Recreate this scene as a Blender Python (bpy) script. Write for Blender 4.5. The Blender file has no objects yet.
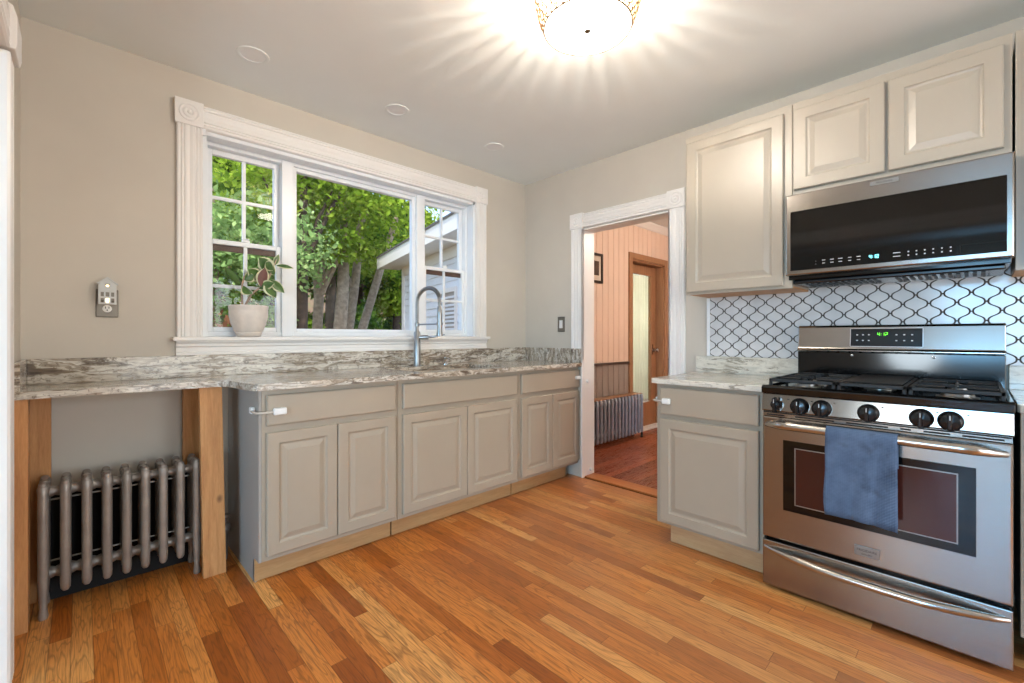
import bpy, bmesh, math, random
from math import sin, cos, pi, radians
from mathutils import Vector, Matrix
import numpy as np

random.seed(7)
SC = bpy.context.scene
COL = SC.collection

# ------------------------------------------------------------------ camera
cd = bpy.data.cameras.new('camera')
cam = bpy.data.objects.new('camera', cd)
COL.objects.link(cam)
cam.location = (-2.8987, -2.8339, 1.1324)
cam.rotation_euler = (radians(90), 0, radians(-43.9358))
cd.sensor_width = 36.0
cd.lens = 36.0 * 447.2358 / 1024
cd.shift_y = -(341.5 - 336.343) / 1024
cd.clip_start = 0.02
cd.clip_end = 200
SC.camera = cam

# ------------------------------------------------------------------ exposure
SC.view_settings.view_transform = 'Standard'
SC.view_settings.look = 'None'
SC.view_settings.gamma = 1.0
SC.view_settings.use_curve_mapping = False
SC.view_settings.exposure = 1.0

# ------------------------------------------------------------------ sky and sun
SKY = 0.26
SUN = 2.8
world = bpy.data.worlds.new('world')
SC.world = world
world.use_nodes = True
wt = world.node_tree
bg = wt.nodes['Background']
sky = wt.nodes.new('ShaderNodeTexSky')
sky.sky_type = 'NISHITA'
sky.sun_disc = False
sky.sun_elevation = radians(48)
sky.sun_rotation = radians(215)
wt.links.new(sky.outputs[0], bg.inputs[0])
bg.inputs[1].default_value = SKY

def lamp(name, kind, loc, energy, color=(1, 1, 1), **kw):
    l = bpy.data.lights.new(name, kind)
    l.energy = energy
    l.color = color
    for k, v in kw.items():
        setattr(l, k, v)
    o = bpy.data.objects.new(name, l)
    COL.objects.link(o)
    o.location = loc
    return o

sun = lamp('sun', 'SUN', (6, -6, 12), SUN, (1.0, 0.95, 0.86), angle=radians(1.0))
# added area lamp standing in for blue sky beyond the left room's window
day = lamp('window_sky_panel', 'AREA', (-6.85, -3.075, 1.45), 80.0, (0.22, 0.60, 1.0), shape='RECTANGLE', size=1.35, size_y=1.7)
day.rotation_euler = (0, radians(-90), 0)
back = lamp('door_fill', 'AREA', (-1.55, -5.1, 1.05), 30.0, (0.86, 0.94, 1.0), shape='RECTANGLE', size=2.0, size_y=1.9)  # added fill panel beyond the unseen back door
back.rotation_euler = (radians(90), 0, 0)
sun.rotation_euler = Vector((0.42, 0.62, -1.0)).to_track_quat('-Z', 'Y').to_euler()

BULB = 30.0          # the bulb of the kitchen ceiling light
DISC = 13.0          # its glowing frosted diffuser
SIDE_FILL = 30.0          # added fill lamp, unseen in the room on the left
HALL = 30.0          # hall lamp
WARM = (1.0, 0.91, 0.80)

# ------------------------------------------------------------------ helpers: colour and materials
def lin(c):
    c = c / 255.0
    return c / 12.92 if c <= 0.04045 else ((c + 0.055) / 1.055) ** 2.4

def S(r, g, b):
    return (lin(r), lin(g), lin(b), 1.0)

MATS = {}

def nmat(name):
    m = bpy.data.materials.new(name)
    m.use_nodes = True
    MATS[name] = m
    t = m.node_tree
    return m, t, t.nodes, t.links, t.nodes['Principled BSDF']

def tcoord(t, kind='Object', scale=(1, 1, 1), rot=(0, 0, 0)):
    tc = t.nodes.new('ShaderNodeTexCoord')
    mp = t.nodes.new('ShaderNodeMapping')
    mp.inputs['Scale'].default_value = scale
    mp.inputs['Rotation'].default_value = rot
    t.links.new(tc.outputs[kind], mp.inputs[0])
    return mp.outputs[0]

def noise(t, vec, scale, detail=3.0, rough=0.5, dist=0.0):
    n = t.nodes.new('ShaderNodeTexNoise')
    n.inputs['Scale'].default_value = scale
    n.inputs['Detail'].default_value = detail
    n.inputs['Roughness'].default_value = rough
    n.inputs['Distortion'].default_value = dist
    t.links.new(vec, n.inputs['Vector'])
    return n

def ramp(t, fac, stops, interp='LINEAR'):
    r = t.nodes.new('ShaderNodeValToRGB')
    r.color_ramp.interpolation = interp
    el = r.color_ramp.elements
    while len(el) < len(stops):
        el.new(0.5)
    for e, (p, c) in zip(el, stops):
        e.position = p
        e.color = c
    t.links.new(fac, r.inputs[0])
    return r.outputs[0]

def bump(t, p, h, strength, dist=0.002):
    b = t.nodes.new('ShaderNodeBump')
    b.inputs['Strength'].default_value = strength
    b.inputs['Distance'].default_value = dist
    t.links.new(h, b.inputs['Height'])
    t.links.new(b.outputs[0], p.inputs['Normal'])

def M(t, op, a, b=None, c=None):
    n = t.nodes.new('ShaderNodeMath')
    n.operation = op
    for i, v in enumerate((a, b, c)):
        if v is None:
            continue
        if isinstance(v, (int, float)):
            n.inputs[i].default_value = v
        else:
            t.links.new(v, n.inputs[i])
    return n.outputs[0]

def mixc(t, fac, a, b, mode='MIX'):
    n = t.nodes.new('ShaderNodeMix')
    n.data_type = 'RGBA'
    n.blend_type = mode
    for i, v in ((0, fac), (6, a), (7, b)):
        if isinstance(v, (int, float)):
            n.inputs[i].default_value = v
        elif isinstance(v, tuple):
            n.inputs[i].default_value = v
        else:
            t.links.new(v, n.inputs[i])
    return n.outputs[2]

def paint(name, col, rough=0.5, var=0.05, scale=6.0, bmp=0.05, metallic=0.0, spec=0.5):
    """painted, plastic or plain metal surface with a little mottling"""
    m, t, N, L, p = nmat(name)
    v = tcoord(t)
    n = noise(t, v, scale, 3)
    lo = tuple(c * (1 - var) for c in col[:3]) + (1,)
    hi = tuple(min(1, c * (1 + var)) for c in col[:3]) + (1,)
    L.new(ramp(t, n.outputs[0], [(0.3, lo), (0.7, hi)]), p.inputs['Base Color'])
    p.inputs['Roughness'].default_value = rough
    p.inputs['Metallic'].default_value = metallic
    p.inputs['Specular IOR Level'].default_value = spec
    if bmp:
        n2 = noise(t, v, scale * 30, 2)
        bump(t, p, n2.outputs[0], bmp, 0.001)
    return m

paint('wall_paint', S(202, 194, 181), 0.62, 0.03, 3, 0.08)
paint('ceiling_paint', S(236, 241, 240), 0.7, 0.015, 3, 0.05)
paint('trim_white', S(236, 232, 227), 0.38, 0.015, 5, 0.03)
paint('vinyl_white', S(236, 238, 239), 0.3, 0.01, 5, 0.0)
paint('cabinet_paint', S(170, 156, 137), 0.38, 0.025, 4, 0.03)
paint('upper_paint', S(177, 167, 151), 0.34, 0.025, 4, 0.03)
paint('side_paint', S(160, 154, 146), 0.42, 0.03, 4, 0.03)
paint('white_plastic', S(236, 234, 230), 0.3, 0.01, 5, 0)
paint('clear_strap', S(196, 186, 172), 0.25, 0.02, 5, 0)
paint('black_enamel', S(9, 9, 10), 0.1, 0.1, 8, 0, spec=0.45)
paint('black_plastic', S(20, 21, 23), 0.22, 0.1, 8, 0)
paint('cast_iron', S(20, 20, 20), 0.5, 0.15, 40, 0.3)
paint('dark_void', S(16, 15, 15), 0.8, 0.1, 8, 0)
paint('key_white', S(205, 205, 205), 0.5, 0.02, 8, 0)
paint('radiator_silver', S(158, 150, 142), 0.38, 0.14, 14, 0.25, metallic=0.45)
paint('radiator_blue', S(160, 166, 178), 0.4, 0.12, 14, 0.2, metallic=0.35)
paint('nickel', S(150, 147, 142), 0.3, 0.05, 12, 0, metallic=1.0)
paint('chrome', S(205, 207, 210), 0.12, 0.03, 12, 0, metallic=1.0)
paint('pewter_plate', S(122, 114, 104), 0.42, 0.08, 20, 0.05, metallic=0.7)
paint('fixture_wire', S(128, 98, 66), 0.4, 0.05, 20, 0, metallic=0.6)
paint('ceramic', S(226, 216, 206), 0.55, 0.05, 30, 0.35)
paint('soil', S(60, 44, 34), 0.9, 0.3, 60, 0.5)
paint('plant_stem', S(176, 150, 128), 0.5, 0.1, 30, 0)
paint('leaf_green', S(76, 108, 52), 0.32, 0.3, 40, 0)
paint('leaf_cream', S(214, 214, 176), 0.35, 0.1, 40, 0)
paint('leaf_under', S(120, 84, 76), 0.4, 0.2, 40, 0)
paint('hall_pink', S(230, 202, 182), 0.5, 0.03, 3, 0.02)
paint('hall_grey', S(150, 138, 130), 0.5, 0.03, 3, 0.02)
paint('hall_rail', S(70, 56, 50), 0.4, 0.05, 5, 0)
paint('siding_white', S(226, 228, 232), 0.55, 0.02, 5, 0.03)
paint('shingle', S(90, 88, 88), 0.9, 0.2, 60, 0.3)
paint('picture_print', S(205, 190, 172), 0.6, 0.1, 10, 0)
paint('bark', S(168, 150, 130), 0.9, 0.3, 14, 0.8)
paint('bark_dark', S(82, 66, 54), 0.9, 0.3, 14, 0.8)
paint('house_grey', S(204, 206, 204), 0.45, 0.03, 8, 0)
paint('black_frame', S(30, 22, 18), 0.35, 0.1, 10, 0)
paint('brown_seal', S(86, 62, 50), 0.5, 0.1, 10, 0)
paint('display_glass', S(6, 6, 7), 0.08, 0.05, 10, 0)
paint('badge_ink', S(70, 64, 58), 0.5, 0.02, 10, 0)

def brushed(name, col, rough, direction, aniso=0.75):
    """brushed steel: fine lines along one axis, highlights smeared across them"""
    m, t, N, L, p = nmat(name)
    sc = {'x': (2, 420, 420), 'y': (420, 2, 420), 'z': (420, 420, 2)}[direction]
    n = noise(t, tcoord(t, 'Object', sc), 1.0, 2, 0.5)
    c0 = tuple(c * 0.95 for c in col[:3]) + (1,)
    L.new(ramp(t, n.outputs[0], [(0.3, c0), (0.7, col)]), p.inputs['Base Color'])
    p.inputs['Metallic'].default_value = 1.0
    p.inputs['Roughness'].default_value = rough
    if aniso:
        p.inputs['Anisotropic'].default_value = aniso
        tg = N.new('ShaderNodeTangent'); tg.direction_type = 'UV_MAP'; tg.uv_map = 'grain'
        L.new(tg.outputs[0], p.inputs['Tangent'])
    return m

brushed('stainless', S(156, 151, 146), 0.2, 'y', 0.6)
brushed('stainless_bar', S(186, 181, 174), 0.2, 'y', 0)
brushed('stainless_sink', S(190, 196, 202), 0.25, 'x', 0)
brushed('faucet_steel', S(156, 157, 156), 0.3, 'z', 0)

def wood(name, c0, c1, c2, axis, rough=0.5, scale=1.0, spots=False):
    m, t, N, L, p = nmat(name)
    sc = {'x': (1.2, 14, 14), 'y': (14, 1.2, 14), 'z': (14, 14, 1.2)}[axis]
    v = tcoord(t, 'Object', tuple(s * scale for s in sc))
    n = noise(t, v, 3.0, 5, 0.6, 0.6)
    f = tcoord(t, 'Object', tuple(s * scale * 6 for s in sc))
    n2 = noise(t, f, 4.0, 2, 0.5)
    c = ramp(t, n.outputs[0], [(0.25, c0), (0.5, c1), (0.75, c2)])
    c = mixc(t, 0.25, c, ramp(t, n2.outputs[0], [(0.3, c0), (0.7, c2)]))
    if spots:
        vv = tcoord(t, 'Object', (1, 1, 0.6))
        vo = t.nodes.new('ShaderNodeTexVoronoi')
        vo.inputs['Scale'].default_value = 7.0
        L.new(vv, vo.inputs['Vector'])
        k = ramp(t, vo.outputs['Distance'], [(0.05, (1, 1, 1, 1)), (0.12, (0, 0, 0, 1))])
        c = mixc(t, k, c, S(92, 52, 26))
    L.new(c, p.inputs['Base Color'])
    p.inputs['Roughness'].default_value = rough
    bump(t, p, n2.outputs[0], 0.08, 0.001)
    return m

wood('pine_post', S(168, 108, 58), S(196, 138, 82), S(212, 156, 100), 'z', 0.55, 1.0, True)
wood('raw_kick_x', S(164, 120, 74), S(182, 139, 91), S(196, 156, 106), 'x', 0.6)
wood('raw_kick_y', S(176, 134, 92), S(194, 156, 112), S(206, 170, 126), 'y', 0.6)
wood('raw_bottom', S(176, 122, 72), S(192, 140, 88), S(204, 156, 104), 'y', 0.5)
wood('door_wood', S(140, 98, 66), S(160, 114, 78), S(176, 130, 92), 'z', 0.35)
wood('threshold_wood', S(160, 92, 44), S(184, 110, 56), S(196, 124, 70), 'y', 0.35)

def planks(name, axis_y, width, length, tints, rough, seed=0.0, grey_tan=True):
    """strip oak flooring: each board has its own tint, grain and end joints"""
    m, t, N, L, p = nmat(name)
    tc = N.new('ShaderNodeTexCoord')
    sep = N.new('ShaderNodeSeparateXYZ')
    L.new(tc.outputs['Object'], sep.inputs[0])
    a, b = (sep.outputs[0], sep.outputs[1]) if axis_y else (sep.outputs[1], sep.outputs[0])
    ai = M(t, 'DIVIDE', a, width)
    row = M(t, 'FLOOR', M(t, 'ADD', ai, 500.0 + seed))
    fr = M(t, 'FRACT', M(t, 'ADD', ai, 500.0 + seed))
    wn = N.new('ShaderNodeTexWhiteNoise')
    wn.noise_dimensions = '1D'
    L.new(row, wn.inputs['W'])
    ln = M(t, 'ADD', M(t, 'MULTIPLY', wn.outputs['Value'], 0.5 * length), 0.75 * length)
    bl = M(t, 'ADD', M(t, 'DIVIDE', b, ln), M(t, 'MULTIPLY', wn.outputs['Value'], 37.0))
    bl = M(t, 'ADD', bl, 300.0)
    bi = M(t, 'FLOOR', bl)
    bf = M(t, 'FRACT', bl)
    cmb = N.new('ShaderNodeCombineXYZ')
    L.new(row, cmb.inputs[0]); L.new(bi, cmb.inputs[1])
    w2 = N.new('ShaderNodeTexWhiteNoise')
    w2.noise_dimensions = '3D'
    L.new(cmb.outputs[0], w2.inputs['Vector'])
    base = ramp(t, w2.outputs['Value'], tints)
    # grain: a per-board offset, stretched along the board
    g = N.new('ShaderNodeCombineXYZ')
    L.new(M(t, 'ADD', M(t, 'MULTIPLY', a, 22.0), M(t, 'MULTIPLY', w2.outputs['Value'], 91.0)), g.inputs[0])
    L.new(M(t, 'ADD', M(t, 'MULTIPLY', b, 2.2), M(t, 'MULTIPLY', w2.outputs['Value'], 53.0)), g.inputs[1])
    n1 = noise(t, g.outputs[0], 1.0, 2, 0.5, 0.4)
    cath = M(t, 'FRACT', M(t, 'MULTIPLY', n1.outputs[0], 9.0))
    cath = M(t, 'ABSOLUTE', M(t, 'SUBTRACT', cath, 0.5))
    g2 = N.new('ShaderNodeCombineXYZ')
    L.new(M(t, 'MULTIPLY', a, 260.0), g2.inputs[0])
    L.new(M(t, 'MULTIPLY', b, 9.0), g2.inputs[1])
    L.new(w2.outputs['Value'], g2.inputs[2])
    n2 = noise(t, g2.outputs[0], 1.0, 3, 0.6)
    c = mixc(t, ramp(t, cath, [(0.0, (0.48,) * 3 + (1,)), (0.2, (0, 0, 0, 1))]), base, S(104, 54, 22))
    c = mixc(t, ramp(t, n2.outputs[0], [(0.45, (0, 0, 0, 1)), (0.72, (0.55,) * 3 + (1,))]), c, S(104, 54, 24))
    if grey_tan:
        # irregular patches of greyer tan, stronger towards the stove wall
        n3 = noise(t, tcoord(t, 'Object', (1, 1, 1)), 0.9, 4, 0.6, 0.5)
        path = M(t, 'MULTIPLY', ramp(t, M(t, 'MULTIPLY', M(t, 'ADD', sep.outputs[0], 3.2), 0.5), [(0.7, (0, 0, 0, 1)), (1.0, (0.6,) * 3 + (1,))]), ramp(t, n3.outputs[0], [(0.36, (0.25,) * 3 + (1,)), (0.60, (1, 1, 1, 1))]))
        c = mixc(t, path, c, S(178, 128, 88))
    e1 = M(t, 'MINIMUM', fr, M(t, 'SUBTRACT', 1.0, fr))
    e2 = M(t, 'MULTIPLY', M(t, 'MINIMUM', bf, M(t, 'SUBTRACT', 1.0, bf)), length / width)
    e = M(t, 'MINIMUM', e1, e2)
    gap = ramp(t, e, [(0.0, (1, 1, 1, 1)), (0.028, (0, 0, 0, 1))])
    c = mixc(t, M(t, 'MULTIPLY', gap, 0.7), c, S(60, 28, 10))
    L.new(c, p.inputs['Base Color'])
    L.new(ramp(t, n2.outputs[0], [(0.2, (rough,) * 3 + (1,)), (0.8, (rough + 0.14,) * 3 + (1,))]), p.inputs['Roughness'])
    p.inputs['Specular IOR Level'].default_value = 0.4
    bump(t, p, M(t, 'SUBTRACT', M(t, 'MULTIPLY', n2.outputs[0], 0.15), gap), 0.25, 0.001)
    return m

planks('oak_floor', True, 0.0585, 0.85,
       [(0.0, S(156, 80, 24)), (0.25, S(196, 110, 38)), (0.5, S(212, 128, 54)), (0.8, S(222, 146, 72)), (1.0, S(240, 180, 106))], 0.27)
planks('hall_floor', False, 0.07, 1.1,
       [(0.0, S(120, 58, 36)), (0.5, S(142, 72, 46)), (1.0, S(164, 90, 58))], 0.22, 3.3, False)

def granite(name, stretch, light):
    m, t, N, L, p = nmat(name)
    v0 = tcoord(t, 'Object', stretch)
    w = noise(t, v0, 1.5, 4, 0.6)
    add = N.new('ShaderNodeVectorMath'); add.operation = 'MULTIPLY_ADD'
    L.new(w.outputs['Color'], add.inputs[0]); add.inputs[1].default_value = (0.9, 0.9, 0.9)
    L.new(v0, add.inputs[2])
    n1 = noise(t, add.outputs[0], 1.9, 6, 0.6, 1.2)
    if light:
        st = [(0.2, S(148, 138, 122)), (0.38, S(196, 188, 172)), (0.5, S(224, 218, 204)), (0.62, S(206, 202, 190)), (0.8, S(176, 172, 160))]
    else:
        st = [(0.25, S(74, 60, 50)), (0.37, S(132, 116, 98)), (0.44, S(212, 202, 186)), (0.50, S(140, 124, 106)), (0.56, S(226, 220, 208)), (0.64, S(168, 156, 140)), (0.76, S(112, 104, 96))]
    c = ramp(t, n1.outputs[0], st)
    n2 = noise(t, add.outputs[0], 3.2, 8, 0.68, 1.6)
    vein = ramp(t, n2.outputs[0], [(0.53, (0, 0, 0, 1)), (0.61, (0.9,) * 3 + (1,)), (0.70, (0, 0, 0, 1))])
    c = mixc(t, vein, c, S(82, 68, 56) if not light else S(128, 120, 104))
    n3 = noise(t, tcoord(t), 60, 3, 0.7)
    c = mixc(t, ramp(t, n3.outputs[0], [(0.56, (0, 0, 0, 1)), (0.66, ((0.25 if light else 0.7),) * 3 + (1,))]), c, S(104, 86, 70) if not light else S(150, 140, 124))
    L.new(c, p.inputs['Base Color'])
    p.inputs['Roughness'].default_value = 0.14
    return m

granite('granite_x', (1.0, 5.0, 5.0), False)
granite('granite_y', (5.0, 1.2, 5.0), True)
granite('granite_z', (4.0, 5.0, 1.6), False)

def arabesque():
    m, t, N, L, p = nmat('arabesque_tile')
    tc = N.new('ShaderNodeTexCoord')
    sep = N.new('ShaderNodeSeparateXYZ')
    L.new(tc.outputs['Object'], sep.inputs[0])
    u = M(t, 'ADD', M(t, 'DIVIDE', M(t, 'ADD', sep.outputs[1], 1.696), 0.0468), 100.5)   # crossings at u = n + .5
    ph = M(t, 'MULTIPLY', M(t, 'SUBTRACT', sep.outputs[2], 1.246), 2 * pi / 0.0853)
    A = 0.385
    k0 = M(t, 'FLOOR', u)
    par = M(t, 'SUBTRACT', M(t, 'MULTIPLY', M(t, 'FRACT', M(t, 'MULTIPLY', k0, 0.5)), -4.0), -1.0)   # +1 even, -1 odd
    cs = M(t, 'COSINE', ph)
    # pinch the wave so the flanks run straighter and the tips stay round
    cs3 = M(t, 'ADD', M(t, 'MULTIPLY', cs, 1.09), M(t, 'MULTIPLY', M(t, 'COSINE', M(t, 'MULTIPLY', ph, 3.0)), -0.09))
    off = M(t, 'MULTIPLY', M(t, 'MULTIPLY', par, cs3), A)
    f = M(t, 'FRACT', u)
    d0 = M(t, 'ABSOLUTE', M(t, 'SUBTRACT', f, off))
    d1 = M(t, 'ABSOLUTE', M(t, 'SUBTRACT', M(t, 'SUBTRACT', f, 1.0), M(t, 'MULTIPLY', off, -1.0)))
    d2 = M(t, 'ABSOLUTE', M(t, 'SUBTRACT', M(t, 'ADD', f, 1.0), M(t, 'MULTIPLY', off, -1.0)))
    d3 = M(t, 'ABSOLUTE', M(t, 'SUBTRACT', M(t, 'SUBTRACT', f, 2.0), off))
    d = M(t, 'MINIMUM', M(t, 'MINIMUM', d0, d1), M(t, 'MINIMUM', d2, d3))
    slope = M(t, 'MULTIPLY', M(t, 'SINE', ph), A * 2 * pi / 0.0853 * 0.0468)
    d = M(t, 'DIVIDE', d, M(t, 'SQRT', M(t, 'ADD', 1.0, M(t, 'MULTIPLY', slope, slope))))
    neck = M(t, 'LESS_THAN', M(t, 'ABSOLUTE', M(t, 'SUBTRACT', f, 0.5)), 0.1)
    bar = M(t, 'MULTIPLY', neck, M(t, 'GREATER_THAN', M(t, 'MULTIPLY', par, cs), 0.97))
    line = M(t, 'MAXIMUM', ramp(t, d, [(0.050, (1, 1, 1, 1)), (0.072, (0, 0, 0, 1))]), bar)
    n = noise(t, tc.outputs['Object'], 9, 2)
    tilec = ramp(t, n.outputs[0], [(0.3, S(208, 208, 208)), (0.7, S(224, 223, 222))])
    L.new(mixc(t, line, tilec, S(74, 68, 62)), p.inputs['Base Color'])
    L.new(ramp(t, line, [(0, (0.12,) * 3 + (1,)), (1, (0.8,) * 3 + (1,))]), p.inputs['Roughness'])
    bump(t, p, M(t, 'SUBTRACT', 1.0, line), 0.5, 0.002)
arabesque()

def thin_glass(name, tint=(1, 1, 1, 1)):
    m, t, N, L, p = nmat(name)
    N.remove(p)
    out = N['Material Output']
    tr = N.new('ShaderNodeBsdfTransparent'); tr.inputs[0].default_value = tint
    gl = N.new('ShaderNodeBsdfGlossy'); gl.inputs['Roughness'].default_value = 0.01
    fr = N.new('ShaderNodeFresnel'); fr.inputs[0].default_value = 1.45
    mx = N.new('ShaderNodeMixShader')
    ge = N.new('ShaderNodeNewGeometry')
    L.new(M(t, 'MULTIPLY', fr.outputs[0], M(t, 'SUBTRACT', 1.0, ge.outputs['Backfacing'])), mx.inputs[0]); L.new(tr.outputs[0], mx.inputs[1]); L.new(gl.outputs[0], mx.inputs[2])
    L.new(mx.outputs[0], out.inputs[0])
    return m
thin_glass('window_glass')
thin_glass('door_glass', (0.9, 0.93, 0.9, 1))

def emit(name, col, strength):
    m, t, N, L, p = nmat(name)
    p.inputs['Base Color'].default_value = col
    p.inputs['Emission Color'].default_value = col
    p.inputs['Emission Strength'].default_value = strength
    return m
emit('diffuser_glow', (1.0, 0.90, 0.76, 1), DISC)
emit('clock_green', S(90, 200, 40), 1.2)
emit('clock_cyan', S(120, 225, 235), 2.2)
emit('night_glow', S(255, 226, 170), 2.2)

def black_glass(name, col, rough):
    m, t, N, L, p = nmat(name)
    n = noise(t, tcoord(t), 3, 2)
    L.new(ramp(t, n.outputs[0], [(0.3, col), (0.7, tuple(c * 1.3 for c in col[:3]) + (1,))]), p.inputs['Base Color'])
    p.inputs['Roughness'].default_value = rough
    p.inputs['Specular IOR Level'].default_value = 0.4
    return m
black_glass('microwave_glass', S(10, 10, 11), 0.05)
black_glass('oven_glass', S(8, 7, 7), 0.06)
black_glass('oven_window', S(62, 30, 24), 0.08)

def towel_mat():
    m, t, N, L, p = nmat('towel_cloth')
    v = tcoord(t)
    sep = N.new('ShaderNodeSeparateXYZ'); L.new(v, sep.inputs[0])
    rib = M(t, 'SINE', M(t, 'MULTIPLY', sep.outputs[2], 1150.0))
    rib2 = M(t, 'SINE', M(t, 'MULTIPLY', sep.outputs[1], 900.0))
    h = M(t, 'ADD', rib, M(t, 'MULTIPLY', rib2, 0.5))
    n = noise(t, v, 11, 4, 0.65)
    c = ramp(t, n.outputs[0], [(0.3, S(70, 86, 110)), (0.6, S(92, 110, 136))])
    st = ramp(t, noise(t, v, 15, 3).outputs[0], [(0.56, (0, 0, 0, 1)), (0.72, (0.55,) * 3 + (1,))])
    c = mixc(t, st, c, S(56, 62, 72))
    c = mixc(t, ramp(t, h, [(0.0, (0, 0, 0, 1)), (1.0, (0.22,) * 3 + (1,))]), c, S(122, 138, 160))
    L.new(c, p.inputs['Base Color'])
    p.inputs['Roughness'].default_value = 0.95
    p.inputs['Specular IOR Level'].default_value = 0.1
    bump(t, p, h, 0.5, 0.0015)
towel_mat()

def leafy(name, c0, c1, c2):
    m, t, N, L, p = nmat(name)
    N.remove(p)
    out = N['Material Output']
    n = noise(t, tcoord(t), 2.6, 4, 0.7)
    c = ramp(t, n.outputs[0], [(0.3, c0), (0.5, c1), (0.7, c2)])
    df = N.new('ShaderNodeBsdfDiffuse'); tl = N.new('ShaderNodeBsdfTranslucent')
    L.new(c, df.inputs[0]); L.new(c, tl.inputs[0])
    mx = N.new('ShaderNodeMixShader'); mx.inputs[0].default_value = 0.42
    L.new(df.outputs[0], mx.inputs[1]); L.new(tl.outputs[0], mx.inputs[2])
    L.new(mx.outputs[0], out.inputs[0])
    return m
leafy('curtain_cloth', S(214, 211, 192), S(222, 219, 200), S(230, 227, 210))
leafy('foliage_maple', S(92, 124, 36), S(138, 166, 52), S(186, 202, 84))
leafy('foliage_pale', S(96, 128, 76), S(140, 170, 100), S(186, 204, 140))
leafy('foliage_deep', S(46, 78, 26), S(78, 112, 40), S(120, 146, 56))
leafy('foliage_rust', S(96, 62, 46), S(124, 84, 60), S(120, 116, 66))

def ground_mat():
    m, t, N, L, p = nmat('forest_floor')
    n = noise(t, tcoord(t), 1.6, 6, 0.7)
    L.new(ramp(t, n.outputs[0], [(0.35, S(86, 62, 42)), (0.5, S(120, 92, 62)), (0.62, S(82, 96, 46))]), p.inputs['Base Color'])
    p.inputs['Roughness'].default_value = 1.0
ground_mat()

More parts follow.
